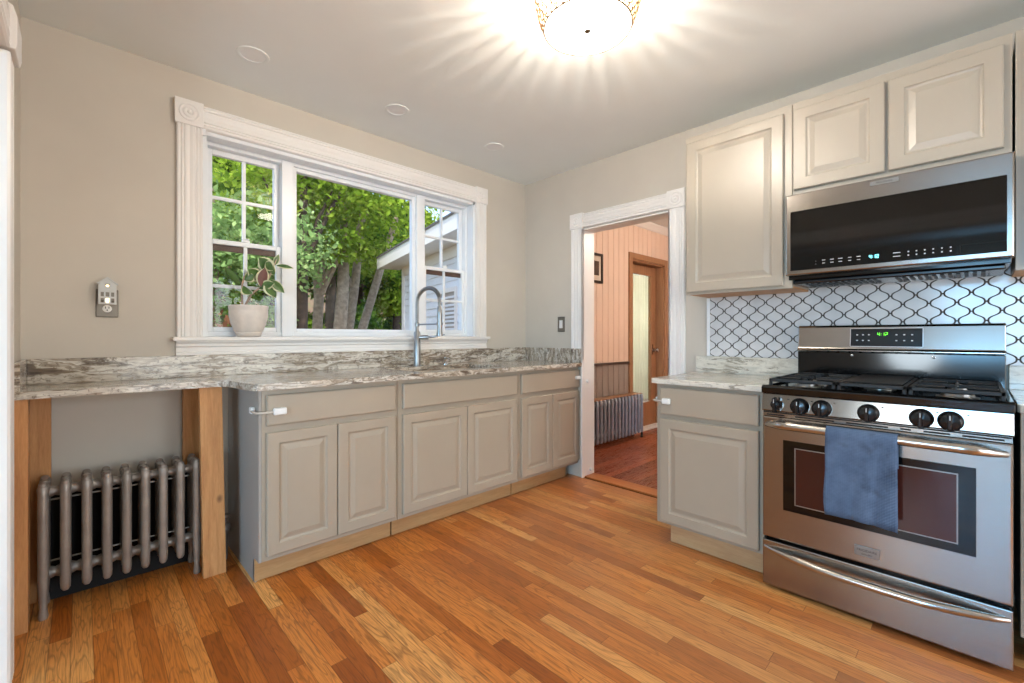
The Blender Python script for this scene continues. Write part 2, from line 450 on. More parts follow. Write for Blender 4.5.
# ------------------------------------------------------------------ helpers: meshes and objects
class MB:
    def __init__(s):
        s.v = []; s.f = []; s.m = []; s.mi = 0
    def add(s, vs, fs):
        o = len(s.v)
        s.v += [tuple(p) for p in vs]
        s.f += [tuple(i + o for i in f) for f in fs]
        s.m += [s.mi] * len(fs)
        return s
    def box(s, x0, x1, y0, y1, z0, z1):
        vs = [(x, y, z) for x in (x0, x1) for y in (y0, y1) for z in (z0, z1)]
        return s.add(vs, [(0, 1, 3, 2), (4, 6, 7, 5), (0, 4, 5, 1), (2, 3, 7, 6), (0, 2, 6, 4), (1, 5, 7, 3)])
    def prism(s, poly, vec):
        n = len(poly)
        vec = Vector(vec)
        vs = [Vector(p) for p in poly] + [Vector(p) + vec for p in poly]
        fs = [tuple(range(n)), tuple(range(2 * n - 1, n - 1, -1))]
        fs += [(i, (i + 1) % n, n + (i + 1) % n, n + i) for i in range(n)]
        return s.add(vs, fs)
    def tube(s, pts, r, n=10, caps=True):
        pts = [Vector(p) for p in pts]
        rs = r if isinstance(r, (list, tuple)) else [r] * len(pts)
        d = (pts[1] - pts[0]).normalized()
        up = Vector((0, 0, 1)) if abs(d.z) < 0.9 else Vector((1, 0, 0))
        a = d.cross(up).normalized(); b = d.cross(a).normalized()
        vs = []
        for i, p in enumerate(pts):
            if i == 0: e = pts[1] - pts[0]
            elif i == len(pts) - 1: e = pts[-1] - pts[-2]
            else: e = (pts[i + 1] - pts[i]).normalized() + (pts[i] - pts[i - 1]).normalized()
            e = e.normalized() if e.length > 1e-9 else d
            a = (a - e * a.dot(e)).normalized(); b = e.cross(a)
            for k in range(n):
                t = 2 * pi * k / n
                vs.append(p + (a * cos(t) + b * sin(t)) * rs[i])
        fs = []
        for i in range(len(pts) - 1):
            for k in range(n):
                k2 = (k + 1) % n
                fs.append((i * n + k, i * n + k2, (i + 1) * n + k2, (i + 1) * n + k))
        if caps:
            fs.append(tuple(range(n - 1, -1, -1)))
            fs.append(tuple((len(pts) - 1) * n + k for k in range(n)))
        return s.add(vs, fs)
    def lathe(s, prof, c, axis='z', n=24):
        """prof: (radius, height) pairs"""
        vs = []
        for r, h in prof:
            for k in range(n):
                t = 2 * pi * k / n
                a, b = r * cos(t), r * sin(t)
                p = {'z': (a, b, h), 'x': (h, a, b), 'y': (a, h, b)}[axis]
                vs.append((c[0] + p[0], c[1] + p[1], c[2] + p[2]))
        fs = []
        for i in range(len(prof) - 1):
            for k in range(n):
                k2 = (k + 1) % n
                fs.append((i * n + k, i * n + k2, (i + 1) * n + k2, (i + 1) * n + k))
        fs.append(tuple(range(n - 1, -1, -1)))
        fs.append(tuple((len(prof) - 1) * n + k for k in range(n)))
        return s.add(vs, fs)
    def ball(s, c, r, n=8):
        rr = r if isinstance(r, (tuple, list)) else (r, r, r)
        vs = [(c[0], c[1], c[2] - rr[2])]
        m = n // 2
        for i in range(1, m):
            a = -pi / 2 + pi * i / m
            for k in range(n):
                t = 2 * pi * k / n
                vs.append((c[0] + rr[0] * cos(a) * cos(t), c[1] + rr[1] * cos(a) * sin(t), c[2] + rr[2] * sin(a)))
        vs.append((c[0], c[1], c[2] + rr[2]))
        fs = [(0, 1 + (k + 1) % n, 1 + k) for k in range(n)]
        for i in range(m - 2):
            for k in range(n):
                k2 = (k + 1) % n
                fs.append((1 + i * n + k, 1 + i * n + k2, 1 + (i + 1) * n + k2, 1 + (i + 1) * n + k))
        o = 1 + (m - 2) * n
        fs += [(o + k, o + (k + 1) % n, len(vs) - 1) for k in range(n)]
        return s.add(vs, fs)
    def panel(s, face, w0, w1, z0, z1, thick, rings):
        """door or drawer front; face = ('y'|'x', coordinate of its front); rings = (inset, depth below the front)"""
        ax, c = face
        def P(u, z, d):
            return (u, c + d, z) if ax == 'y' else (c + d, u, z)
        lst = [(0.0, thick)] + rings
        vs = []
        for ins, d in lst:
            vs += [P(w0 + ins, z0 + ins, d), P(w1 - ins, z0 + ins, d), P(w1 - ins, z1 - ins, d), P(w0 + ins, z1 - ins, d)]
        fs = [(3, 2, 1, 0)]
        for i in range(len(lst) - 1):
            for k in range(4):
                k2 = (k + 1) % 4
                fs.append((i * 4 + k, i * 4 + k2, (i + 1) * 4 + k2, (i + 1) * 4 + k))
        o = (len(lst) - 1) * 4
        fs.append((o, o + 1, o + 2, o + 3))
        return s.add(vs, fs)

RAISED = [(0.0, 0.004), (0.004, 0.0), (0.050, 0.0), (0.054, 0.006), (0.060, 0.0085), (0.066, 0.008), (0.088, 0.001)]
RAISED_UP = [(0.0, 0.004), (0.004, 0.0), (0.052, 0.0), (0.057, 0.006), (0.063, 0.008), (0.068, 0.0075), (0.09, 0.001)]
SLAB = [(0.0, 0.005), (0.003, 0.0015), (0.008, 0.0)]

def org(o):
    p = Vector((0, 0, 0))
    while o is not None:
        p += o.location
        o = o.parent
    return p

def obj(name, mb, mat, parent=None, bevel=0.0, smooth=None, seg=2, recalc=True):
    me = bpy.data.meshes.new(name)
    o0 = org(parent)
    me.from_pydata([(x - o0.x, y - o0.y, z - o0.z) for x, y, z in mb.v], [], mb.f)
    mats = mat if isinstance(mat, (list, tuple)) else [mat]
    for k in mats:
        me.materials.append(MATS[k])
    if len(mats) > 1:
        me.polygons.foreach_set('material_index', mb.m)
    if recalc:
        bm = bmesh.new(); bm.from_mesh(me)
        bmesh.ops.recalc_face_normals(bm, faces=bm.faces)
        bm.to_mesh(me); bm.free()
    if mats[0] == 'stainless':
        uv = me.uv_layers.new(name='grain')
        for lp in me.loops:
            co = me.vertices[lp.vertex_index].co
            uv.data[lp.index].uv = (co.z + 0.3 * co.x, co.y)
    if smooth is not None:
        me.polygons.foreach_set('use_smooth', [True] * len(me.polygons))
        me.set_sharp_from_angle(angle=radians(smooth))
    o = bpy.data.objects.new(name, me)
    COL.objects.link(o)
    if parent: o.parent = parent
    if bevel:
        b = o.modifiers.new('bevel', 'BEVEL')
        b.width = bevel; b.segments = seg; b.limit_method = 'ANGLE'; b.angle_limit = radians(40)
    return o

def tag(o, label, cat, group=None, kind=None):
    if label: o['label'] = label
    if cat: o['category'] = cat
    if group: o['group'] = group
    if kind: o['kind'] = kind
    return o

def thing(name, loc, label, cat, group=None):
    o = bpy.data.objects.new(name, None)
    o.empty_display_size = 0.1
    COL.objects.link(o)
    o.location = loc
    return tag(o, label, cat, group)

def struct(name, mb, mat, **kw):
    o = obj(name, mb, mat, **kw)
    o['kind'] = 'structure'
    return o

def sroot(name, loc=(0, 0, 0)):
    o = bpy.data.objects.new(name, None)
    COL.objects.link(o)
    o.location = loc
    o['kind'] = 'structure'
    return o

def text(name, body, size, M4, mat, parent, depth=0.0006):
    """a word in raised letters; M4 places its centre"""
    c = bpy.data.curves.new(name, 'FONT')
    c.body = body; c.size = size; c.extrude = depth
    c.align_x = 'CENTER'; c.align_y = 'CENTER'
    to = bpy.data.objects.new(name, c)
    COL.objects.link(to)
    dg = bpy.context.evaluated_depsgraph_get()
    me = bpy.data.meshes.new_from_object(to.evaluated_get(dg))
    bpy.data.objects.remove(to)
    me.transform(Matrix.Translation(-org(parent)) @ M4)
    me.materials.clear(); me.materials.append(MATS[mat])
    o = bpy.data.objects.new(name, me)
    COL.objects.link(o); o.parent = parent
    return o

def facing_minus_x(p, sx=1.0):
    # local +x -> world -y (reads left to right from the room), local +y -> +z, local z -> -x
    return Matrix(((0, 0, -1, p[0]), (-sx, 0, 0, p[1]), (0, 1, 0, p[2]), (0, 0, 0, 1)))

SEG = {'0': 'abcdef', '1': 'bc', '2': 'abged', '3': 'abgcd', '4': 'fgbc', '5': 'afgcd', '6': 'afgedc', '7': 'abc', '8': 'abcdefg', '9': 'abcdfg'}
def clock_digits(mb, s, x, yc, zc, h):
    """seven-segment time on a display that faces -x"""
    w = h * 0.52; t = h * 0.13
    tot = sum(w * 0.5 if ch == ':' else w * 1.35 for ch in s)
    y = yc + tot / 2
    for ch in s:
        if ch == ':':
            for dz in (-h * 0.2, h * 0.2):
                mb.box(x - 0.0004, x, y - w * 0.3, y - w * 0.3 + t, zc + dz - t / 2, zc + dz + t / 2)
            y -= w * 0.5; continue
        y0, y1 = y - w, y
        for g in SEG[ch]:
            a = {'a': (y0, y1, zc + h / 2 - t, zc + h / 2), 'd': (y0, y1, zc - h / 2, zc - h / 2 + t), 'g': (y0, y1, zc - t / 2, zc + t / 2),
                 'f': (y1 - t, y1, zc, zc + h / 2), 'e': (y1 - t, y1, zc - h / 2, zc), 'b': (y0, y0 + t, zc, zc + h / 2), 'c': (y0, y0 + t, zc - h / 2, zc)}[g]
            mb.box(x - 0.0004, x, *a)
        y -= w * 1.35

# ================================================================== THE SETTING
H = 2.5
WX0, WX1, WZ0, WZ1 = -2.44, -0.59, 1.10, 2.22      # window opening
DY0, DY1, DZ = -1.385, -0.646, 1.995                # doorway opening
XL = -3.085                                        # left wall
YB = -4.8                                          # wall behind the camera
XF = -6.6                                          # far wall of the room on the left

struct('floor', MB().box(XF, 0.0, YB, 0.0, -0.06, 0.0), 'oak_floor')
struct('floor_hall', MB().box(0.15, 3.6, -3.2, -0.07, -0.06, 0.0), 'hall_floor')
struct('ceiling', MB().box(XF, 0.14, YB, 0.18, H, H + 0.12), 'ceiling_paint')
struct('ceiling_hall', MB().box(0.14, 3.6, -3.2, 0.18, H, H + 0.12), 'ceiling_paint')

b = MB()
b.box(XL, WX0, 0, 0.18, 0, H); b.box(WX1, 0.14, 0, 0.18, 0, H)
b.box(WX0, WX1, 0, 0.18, 0, WZ0); b.box(WX0, WX1, 0, 0.18, WZ1, H)
struct('wall_window', b, 'wall_paint')
b = MB()
b.box(0, 0.14, DY1, 0, 0, H); b.box(0, 0.14, YB, DY0, 0, H); b.box(0, 0.14, DY0, DY1, DZ, H)
struct('wall_stove', b, 'wall_paint')
b = MB()
b.box(XL - 0.16, XL, -0.68, 0.18, 0, H); b.box(XL - 0.16, XL, -4.2, -0.68, 2.03, H); b.box(XL - 0.16, XL, YB, -4.2, 0, H)
struct('wall_left', b, 'wall_paint')
b = MB()
b.box(XF - 0.1, -2.6, YB - 0.12, YB, 0, H); b.box(-0.5, 0.14, YB - 0.12, YB, 0, H); b.box(-2.6, -0.5, YB - 0.12, YB, 2.12, H)
struct('wall_back', b, 'wall_paint')
b = MB()
b.box(XF - 0.12, XF, YB, -3.75, 0, H); b.box(XF - 0.12, XF, -2.4, 0.3, 0, H)
b.box(XF - 0.12, XF, -3.75, -2.4, 0, 0.5); b.box(XF - 0.12, XF, -3.75, -2.4, 2.25, H)
struct('wall_far_left', b, 'wall_paint')
struct('wall_side', MB().box(XF, XL - 0.16, 0.0, 0.18, 0, H), 'wall_paint')

# window of the room on the left
w2 = sroot('window_2', (XF, -3.075, 0.5))
b = MB()
for y0, y1 in ((-3.75, -3.69), (-3.10, -3.05), (-2.46, -2.40)):
    b.box(XF - 0.09, XF - 0.03, y0, y1, 0.5, 2.25)
for z0, z1 in ((0.5, 0.56), (2.19, 2.25)):
    b.box(XF - 0.088, XF - 0.032, -3.75, -2.4, z0, z1)
obj('window_frame', b, 'vinyl_white', w2)
obj('pane', MB().box(XF - 0.062, XF - 0.058, -3.69, -2.46, 0.56, 2.19), 'window_glass', w2)

# unseen glazed double door behind the camera, added to let daylight in
d2 = sroot('added_door', (-1.55, YB - 0.06, 0))
for x0, x1 in ((-2.6, -1.55), (-1.55, -0.5)):
    b = MB()
    b.box(x0, x0 + 0.09, YB - 0.085, YB - 0.035, 0, 2.12); b.box(x1 - 0.09, x1, YB - 0.085, YB - 0.035, 0, 2.12)
    b.box(x0 + 0.09, x1 - 0.09, YB - 0.0845, YB - 0.0355, 0, 0.2); b.box(x0 + 0.09, x1 - 0.09, YB - 0.0845, YB - 0.0355, 2.0, 2.12)
    lf = obj('door_leaf', b, 'vinyl_white', d2)
    obj('pane', MB().box(x0 + 0.09, x1 - 0.09, YB - 0.062, YB - 0.058, 0.2, 2.0), 'window_glass', lf)

# cased opening on the left, with its fluted casing, corner block and head
def flutes(w, d):
    """half-round fluted casing profile: (across, depth) points from 0 to w"""
    pts = [(0, 0), (0, d * 0.7), (0.004, d)]
    def groove(c):
        return [(c - 0.005, d), (c - 0.002, d * 0.8), (c + 0.002, d * 0.8), (c + 0.005, d)]
    for c in (0.016, 0.030):
        pts += groove(c)
    pts += [(w * 0.40, d), (w * 0.5, d * 0.86), (w * 0.60, d)]
    for c in (w - 0.030, w - 0.016):
        pts += groove(c)
    pts += [(w - 0.004, d), (w, d * 0.7), (w, 0)]
    return pts

t1 = sroot('trim_1', (XL, -0.64, 0))
prof = flutes(0.12, 0.024)
obj('casing_side', MB().prism([(XL + d, -0.70 + a, 0.0) for a, d in prof], (0, 0, 2.04)), 'trim_white', t1)
obj('jamb', MB().box(XL - 0.17, XL, -0.70, -0.68, 0, 2.03), 'trim_white', t1, bevel=0.003)
obj('casing_head', MB().prism([(XL + d, -0.705, 2.05 + a) for a, d in prof], (0, -3.4, 0)), 'trim_white', t1)
b = MB()
b.prism([(XL, -0.56, 2.05), (XL + 0.036, -0.56, 2.05), (XL + 0.040, -0.56, 2.07), (XL + 0.040, -0.56, 2.155), (XL + 0.030, -0.56, 2.19), (XL, -0.56, 2.2)], (0, -0.145, 0))
obj('corner_block', b, 'trim_white', t1, bevel=0.003)

# ---- kitchen doorway
t2 = sroot('trim_2', (0, -1.02, 0))
dp = flutes(0.115, 0.020)
obj('casing_side', MB().prism([(-d, -0.652 + a, 0.94) for a, d in dp], (0, 0, DZ - 0.94 + 0.005)), 'trim_white', t2)
obj('casing_side', MB().prism([(-d, -1.492 + a, 0.0) for a, d in dp], (0, 0, DZ + 0.005)), 'trim_white', t2)
obj('casing_head', MB().prism([(-d, -0.66, 2.0 + a) for a, d in flutes(0.112, 0.020)], (0, -0.72, 0)), 'trim_white', t2)
def rosette(b, face, u, z, w, h, d):
    """square corner block with a turned bull's eye"""
    ax, c = face
    if ax == 'y':
        b.box(u - w / 2, u + w / 2, c - d, c, z - h / 2, z + h / 2)
    else:
        b.box(c - d, c, u - w / 2, u + w / 2, z - h / 2, z + h / 2)
    pr = [(0.046, 0), (0.044, 0.004), (0.038, 0.005), (0.034, 0.001), (0.028, 0.001), (0.024, 0.005), (0.018, 0.005), (0.014, 0.001), (0.009, 0.001), (0.006, 0.006), (0.001, 0.007)]
    pr = [(r * w / 0.12, -d - h2) for r, h2 in pr]
    b.lathe(pr, (u, c, z) if ax == 'y' else (c, u, z), ax, 24)
for u in (-0.5955, -1.4335):
    b = MB(); rosette(b, ('x', 0), u, 2.0585, 0.127, 0.121, 0.028)
    obj('corner_block', b, 'trim_white', t2, bevel=0.002)
b = MB(); b.box(-0.02, 0.143, DY1 - 0.006, DY1 + 0.006, 0.0, DZ); obj('jamb', b, 'trim_white', t2, bevel=0.002)
b = MB(); b.box(-0.02, 0.143, DY0 - 0.006, DY0 + 0.006, 0.0, DZ); obj('jamb', b, 'trim_white', t2, bevel=0.002)
b = MB(); b.box(0.0, 0.143, DY0, DY1, DZ - 0.012, DZ); obj('head_jamb', b, 'trim_white', t2, bevel=0.002)
obj('threshold', MB().box(0.012, 0.143, DY0 + 0.006, DY1 - 0.006, 0.0, 0.012), 'threshold_wood', t2, bevel=0.004)
# white round catches left on the jamb
b = MB(); b.lathe([(0.014, 0), (0.014, -0.012), (0.010, -0.016)], (0.05, DY1 - 0.006, 0.77), 'y', 14)
obj('catch_button', b, 'white_plastic', t2, smooth=40)
b = MB(); b.lathe([(0.014, 0), (0.014, -0.012), (0.010, -0.016)], (0.09, DY1 - 0.006, 0.05), 'y', 14)
obj('catch_button', b, 'white_plastic', t2, smooth=40)

# ---- kitchen window
w1 = sroot('window_1', (-1.515, 0.08, 1.13))
b = MB()
wp = flutes(0.112, 0.024)
obj('casing_side', MB().prism([(-2.55 + a, -d, 1.13) for a, d in wp], (0, 0, 1.095)), 'trim_white', w1)
obj('casing_side', MB().prism([(-0.592 + a, -d, 1.13) for a, d in wp], (0, 0, 1.095)), 'trim_white', w1)
obj('casing_head', MB().prism([(-2.45, -d, 2.2205 + a) for a, d in flutes(0.122, 0.024)], (1.87, 0, 0)), 'trim_white', w1)
for u in (-2.4975, -0.535):
    b = MB(); rosette(b, ('y', 0), u, 2.284, 0.122, 0.128, 0.031)
    obj('corner_block', b, 'trim_white', w1, bevel=0.002)
b = MB(); b.box(-2.568, -0.462, -0.052, 0.0, 1.108, 1.1305); b.box(WX0, WX1, -0.002, 0.10, 1.106, 1.1305)
obj('stool', b, 'trim_white', w1, bevel=0.005)
apr = [(0, 0), (-0.018, 0), (-0.018, 0.012), (-0.012, 0.018), (-0.012, 0.040), (-0.020, 0.046), (-0.020, 0.058), (-0.026, 0.068), (-0.026, 0.073), (0, 0.073)]
obj('apron', MB().prism([(-2.552, y, 1.035 + z) for y, z in apr], (2.078, 0, 0)), 'trim_white', w1)
b = MB()
b.box(WX0, WX0 + 0.02, -0.003, 0.17, 1.13, WZ1); b.box(WX1 - 0.02, WX1, -0.003, 0.17, 1.13, WZ1)
b.box(WX0, WX1, -0.003, 0.17, WZ1 - 0.02, WZ1)
b.box(WX0 - 0.002, WX0 + 0.015, -0.02, 0.002, WZ1 - 0.03, WZ1 + 0.003)
obj('jamb', b, 'vinyl_white', w1)
# outer vinyl frame and the two mullions
b = MB()
FY0, FY1 = 0.075, 0.165
b.box(-2.42, -2.402, FY0, FY1, 1.13, 2.20); b.box(-0.63, -0.61, FY0, FY1, 1.13, 2.20)
b.box(-2.42, -0.61, FY0 + 0.001, FY1, 2.178, 2.20); b.box(-2.42, -0.61, FY0 + 0.001, FY1, 1.1305, 1.158)
b.box(-2.028, -1.962, FY0 - 0.012, FY1, 1.1305, 2.19); b.box(-1.092, -1.024, FY0 - 0.012, FY1, 1.1305, 2.19)
obj('window_frame', b, 'vinyl_white', w1, bevel=0.002)
# picture sash
def sash(x0, x1, z0, z1, y0, y1, fw, fb=None):
    b = MB()
    fb = fb or fw
    b.box(x0, x0 + fw, y0, y1, z0, z1); b.box(x1 - fw, x1, y0, y1, z0, z1)
    b.box(x0 + fw, x1 - fw, y0 + 0.0005, y1 - 0.0005, z1 - fw, z1); b.box(x0 + fw, x1 - fw, y0 + 0.0005, y1 - 0.0005, z0, z0 + fb)
    return b
pic = obj('sash', sash(-1.962, -1.092, 1.158, 2.178, 0.088, 0.13, 0.026, 0.022), 'vinyl_white', w1, bevel=0.003)
obj('pane', MB().box(-1.94, -1.114, 0.108, 0.112, 1.178, 2.156), 'window_glass', pic)
def double_hung(x0, x1):
    ym = (x0 + x1) / 2
    lo = obj('sash', sash(x0, x1, 1.158, 1.672, 0.084, 0.116, 0.026), 'vinyl_white', w1, bevel=0.003)
    obj('pane', MB().box(x0 + 0.024, x1 - 0.024, 0.099, 0.102, 1.182, 1.65), 'window_glass', lo)
    m = MB(); m.box(ym - 0.009, ym + 0.009, 0.092, 0.108, 1.184, 1.646); m.box(x0 + 0.026, x1 - 0.026, 0.0925, 0.1075, 1.405, 1.423)
    obj('muntin', m, 'vinyl_white', lo)
    obj('seal', MB().box(x0 + 0.026, x1 - 0.026, 0.104, 0.112, 1.612, 1.646), 'brown_seal', lo)
    up = obj('sash', sash(x0, x1, 1.640, 2.178, 0.118, 0.148, 0.030), 'vinyl_white', w1, bevel=0.003)
    obj('pane', MB().box(x0 + 0.028, x1 - 0.028, 0.132, 0.135, 1.668, 2.15), 'window_glass', up)
    m = MB(); m.box(ym - 0.009, ym + 0.009, 0.125, 0.141, 1.67, 2.148); m.box(x0 + 0.03, x1 - 0.03, 0.1255, 0.1405, 1.902, 1.920)
    obj('muntin', m, 'vinyl_white', up)
    k = MB(); k.box(ym - 0.02, ym + 0.02, 0.08, 0.095, 1.672, 1.684); k.tube([(ym - 0.012, 0.088, 1.688), (ym + 0.016, 0.082, 1.690)], 0.005, 8)
    obj('sash_lock', k, 'vinyl_white', lo)
double_hung(-2.402, -2.028)
double_hung(-1.024, -0.63)

# ================================================================== CABINETS
def base_cabinet_x(x0, x1, dx0, dx1, mid, label, end=False):
    """base cabinet of the window run: face frame towards -y"""
    r = thing('base_cabinet', ((x0 + x1) / 2, -0.3, 0), label, 'cabinet', 'base cabinets under the window')
    b = MB()
    b.box(x0, x1, -0.60, -0.022, 0.112, 0.8915)
    b.box(x0 + 0.02, x1 - 0.02, -0.505, -0.03, 0.0, 0.112)
    obj('carcass', b, 'cabinet_paint', r, bevel=0.002)
    if end:
        obj('side_panel', MB().prism([(x0 - 0.012, -0.022, 0.0), (x0 - 0.012, -0.53, 0.0), (x0 - 0.012, -0.53, 0.112), (x0 - 0.012, -0.60, 0.112), (x0 - 0.012, -0.60, 0.8915), (x0 - 0.012, -0.022, 0.8915)], (0.0115, 0, 0)), 'side_paint', r)
    k0 = x0 - 0.012 if end else x0 + 0.003
    k1 = x1 - 0.003 if x1 < -0.1 else x1 - 0.075
    obj('toe_kick', MB().box(k0, k1, -0.531, -0.512, 0.002, 0.108), 'raw_kick_x', r, bevel=0.002)
    b = MB().panel(('y', -0.62), dx0, dx1, 0.726, 0.866, 0.0195, SLAB)
    dr = obj('drawer_front', b, 'cabinet_paint', r)
    for a, c in ((dx0, mid - 0.002), (mid + 0.002, dx1)):
        obj('door', MB().panel(('y', -0.62), a, c, 0.136, 0.695, 0.0195, RAISED), 'cabinet_paint', r)
    return r, dr
cabA, drA = base_cabinet_x(-2.313, -1.634, -2.296, -1.651, -1.9735, 'grey base cabinet at the left end of the window run, its unpainted side panel facing the radiator', True)
cabB, drB = base_cabinet_x(-1.632, -0.690, -1.604, -0.709, -1.152, 'widest grey base cabinet, in the middle of the run below the sink')
cabC, drC = base_cabinet_x(-0.688, -0.003, -0.666, -0.008, -0.336, 'grey base cabinet at the corner next to the doorway, right of the sink cabinet')
cabA['label'] = 'grey base cabinet at the left end of the window run, next to the wood post'

def child_latch(parent, pts, pads, label):
    """adhesive safety latch: two pads joined by a flexible strap"""
    mb = MB()
    for a in pts: mb.tube(a, 0.006, 8)
    s = obj('latch_strap', mb, 'clear_strap', parent, smooth=60)
    for c, r in pads:
        obj('latch_pad', MB().box(c[0] - r[0], c[0] + r[0], c[1] - r[1], c[1] + r[1], c[2] - r[2], c[2] + r[2]), 'white_plastic', s, bevel=0.006, seg=3)
child_latch(drA, [[(-2.336, -0.52, 0.792), (-2.342, -0.58, 0.79), (-2.338, -0.618, 0.79), (-2.318, -0.632, 0.79), (-2.25, -0.630, 0.79)]],
            [((-2.245, -0.631, 0.791), (0.028, 0.010, 0.016)), ((-2.334, -0.53, 0.793), (0.009, 0.022, 0.016))], '')
child_latch(drC, [[(-0.06, -0.630, 0.803), (-0.02, -0.632, 0.80)]], [((-0.045, -0.631, 0.803), (0.026, 0.010, 0.013))], '')

# right wall base cabinets (face towards -x)
def base_cabinet_y(y1, y0, dy1, dy0, label):
    r = thing('base_cabinet', (-0.3, (y0 + y1) / 2, 0), label, 'cabinet', 'base cabinets beside the stove')
    b = MB()
    b.box(-0.613, -0.022, y0, y1, 0.116, 0.8765)
    b.box(-0.53, -0.03, y0 + 0.02, y1 - 0.06, 0.0, 0.116)
    obj('carcass', b, 'cabinet_paint', r, bevel=0.002)
    obj('toe_kick', MB().box(-0.556, -0.537, y0 + 0.004, y1 - 0.05, 0.002, 0.110), 'raw_kick_y', r, bevel=0.002)
    dr = obj('drawer_front', MB().panel(('x', -0.635), dy0, dy1, 0.713, 0.858, 0.0215, SLAB), 'cabinet_paint', r)
    obj('door', MB().panel(('x', -0.635), dy0, dy1, 0.134, 0.689, 0.0215, RAISED), 'cabinet_paint', r)
    return r, dr
cabD, drD = base_cabinet_y(-1.6139, -2.152, -1.641, -2.133, 'grey one door base cabinet between the doorway and the stove')
cabH, drH = base_cabinet_y(-2.938, -3.62, -2.965, -3.59, 'grey base cabinet just visible on the right of the stove')
child_latch(drD, [[(-0.60, -1.606, 0.785), (-0.63, -1.604, 0.783), (-0.648, -1.622, 0.783), (-0.646, -1.68, 0.785)]],
            [((-0.646, -1.683, 0.785), (0.010, 0.022, 0.015)), ((-0.59, -1.607, 0.786), (0.02, 0.006, 0.013))], '')

# upper cabinets
def upper_cabinet(y1, y0, z0, z1, doors, label, wood_bottom=True):
    r = thing('wall_cabinet', (-0.16, (y0 + y1) / 2, z0), label, 'cabinet', 'upper cabinets on the stove wall')
    b = MB()
    b.box(-0.312, -0.001, y0, y1, z0 + 0.012, z1)
    b.box(-0.33, -0.312, y0, y1, z0, z1)
    obj('carcass', b, 'upper_paint', r, bevel=0.0015)
    if wood_bottom:
        obj('bottom_panel', MB().box(-0.3115, -0.003, y0 + 0.002, y1 - 0.002, z0 + 0.003, z0 + 0.0115), 'raw_bottom', r)
    for a, c, d0, d1 in doors:
        obj('door', MB().panel(('x', -0.35), c, a, d0, d1, 0.0195, RAISED_UP), 'upper_paint', r)
    return r
upper_cabinet(-1.645, -2.194, 1.375, 2.296, [(-1.659, -2.158, 1.388, 2.256)], 'tall grey wall cabinet beside the doorway, left of the microwave')
upper_cabinet(-2.196, -2.930, 1.835, 2.296, [(-2.203, -2.554, 1.860, 2.256), (-2.566, -2.908, 1.860, 2.256)], 'short grey wall cabinet with two doors above the microwave', False)
upper_cabinet(-2.938, -3.60, 1.385, 2.296, [(-2.965, -3.575, 1.398, 2.256)], 'grey wall cabinet at the photo edge, right of the microwave')

# ================================================================== COUNTERTOPS
CT0, CT1 = 0.892, 0.922
def arc(cx, cy, r, a0, a1, n=8):
    return [(cx + r * cos(radians(a0 + (a1 - a0) * i / n)), cy + r * sin(radians(a0 + (a1 - a0) * i / n))) for i in range(n + 1)]
top1 = thing('countertop', (-1.5, -0.3, CT0), 'brown and cream swirled granite countertop below the window, from left wall to doorway', 'countertop')
b = MB()
outl = [(XL, -0.001), (XL, -0.33), (-2.46, -0.33)]
outl += arc(-2.46, -0.40, 0.07, 90, 20, 6)
outl += arc(-2.315, -0.60, 0.05, 175, 270, 7)
outl += [(-1.47, -0.65), (-1.47, -0.001)]
b.prism([(x, y, CT0) for x, y in outl], (0, 0, CT1 - CT0))
b.box(-1.47, -0.76, -0.14, -0.001, CT0, CT1)
b.box(-1.47, -0.76, -0.65, -0.53, CT0, CT1)
b.prism([(x, y, CT0) for x, y in [(-0.76, -0.001), (-0.76, -0.65), (-0.001, -0.65), (-0.001, -0.001)]], (0, 0, CT1 - CT0))
obj('slab', b, 'granite_x', top1)
b = MB(); b.box(XL + 0.02, -0.021, -0.021, -0.001, CT1, 1.034)
obj('backsplash', b, 'granite_x', top1, bevel=0.002)
b = MB(); b.box(XL + 0.001, XL + 0.02, -0.325, -0.001, CT1, 1.034)
obj('backsplash', b, 'granite_x', top1, bevel=0.002)
b = MB(); b.box(-0.0225, -0.001, -0.645, -0.001, CT1, 1.034)
obj('backsplash', b, 'granite_z', top1, bevel=0.002)

def right_top(y1, y0, bs1, label):
    r = thing('countertop', (-0.3, (y0 + y1) / 2, 0.877), label, 'countertop')
    outl = [(-0.001, y1), (-0.001, y0), (-0.652, y0)]
    outl += [(-0.652, y1 - 0.02), (-0.646, y1 - 0.006), (-0.632, y1)]
    obj('slab', MB().prism([(x, y, 0.877) for x, y in outl], (0, 0, 0.028)), 'granite_y', r, bevel=0.003)
    obj('backsplash', MB().box(-0.021, -0.001, y0, bs1, 0.905, 1.006), 'granite_y', r, bevel=0.002)
right_top(-1.592, -2.156, -1.570, 'pale granite countertop on the one door cabinet left of the stove')
right_top(-2.930, -3.62, -2.932, 'sliver of pale granite countertop to the right of the stove')

tl = obj('tile_backsplash', MB().box(-0.0085, -0.0005, -3.6, -1.656, 1.007, 1.43), 'arabesque_tile')
tag(tl, 'white lantern shaped wall tiles with dark grout behind the stove', 'backsplash')
te = obj('tile_edging', MB().box(-0.0105, -0.0005, -1.6555, -1.634, 1.007, 1.375), 'vinyl_white', bevel=0.003)
tag(te, 'narrow white edging strip along the left end of the lantern tiles', 'edging')

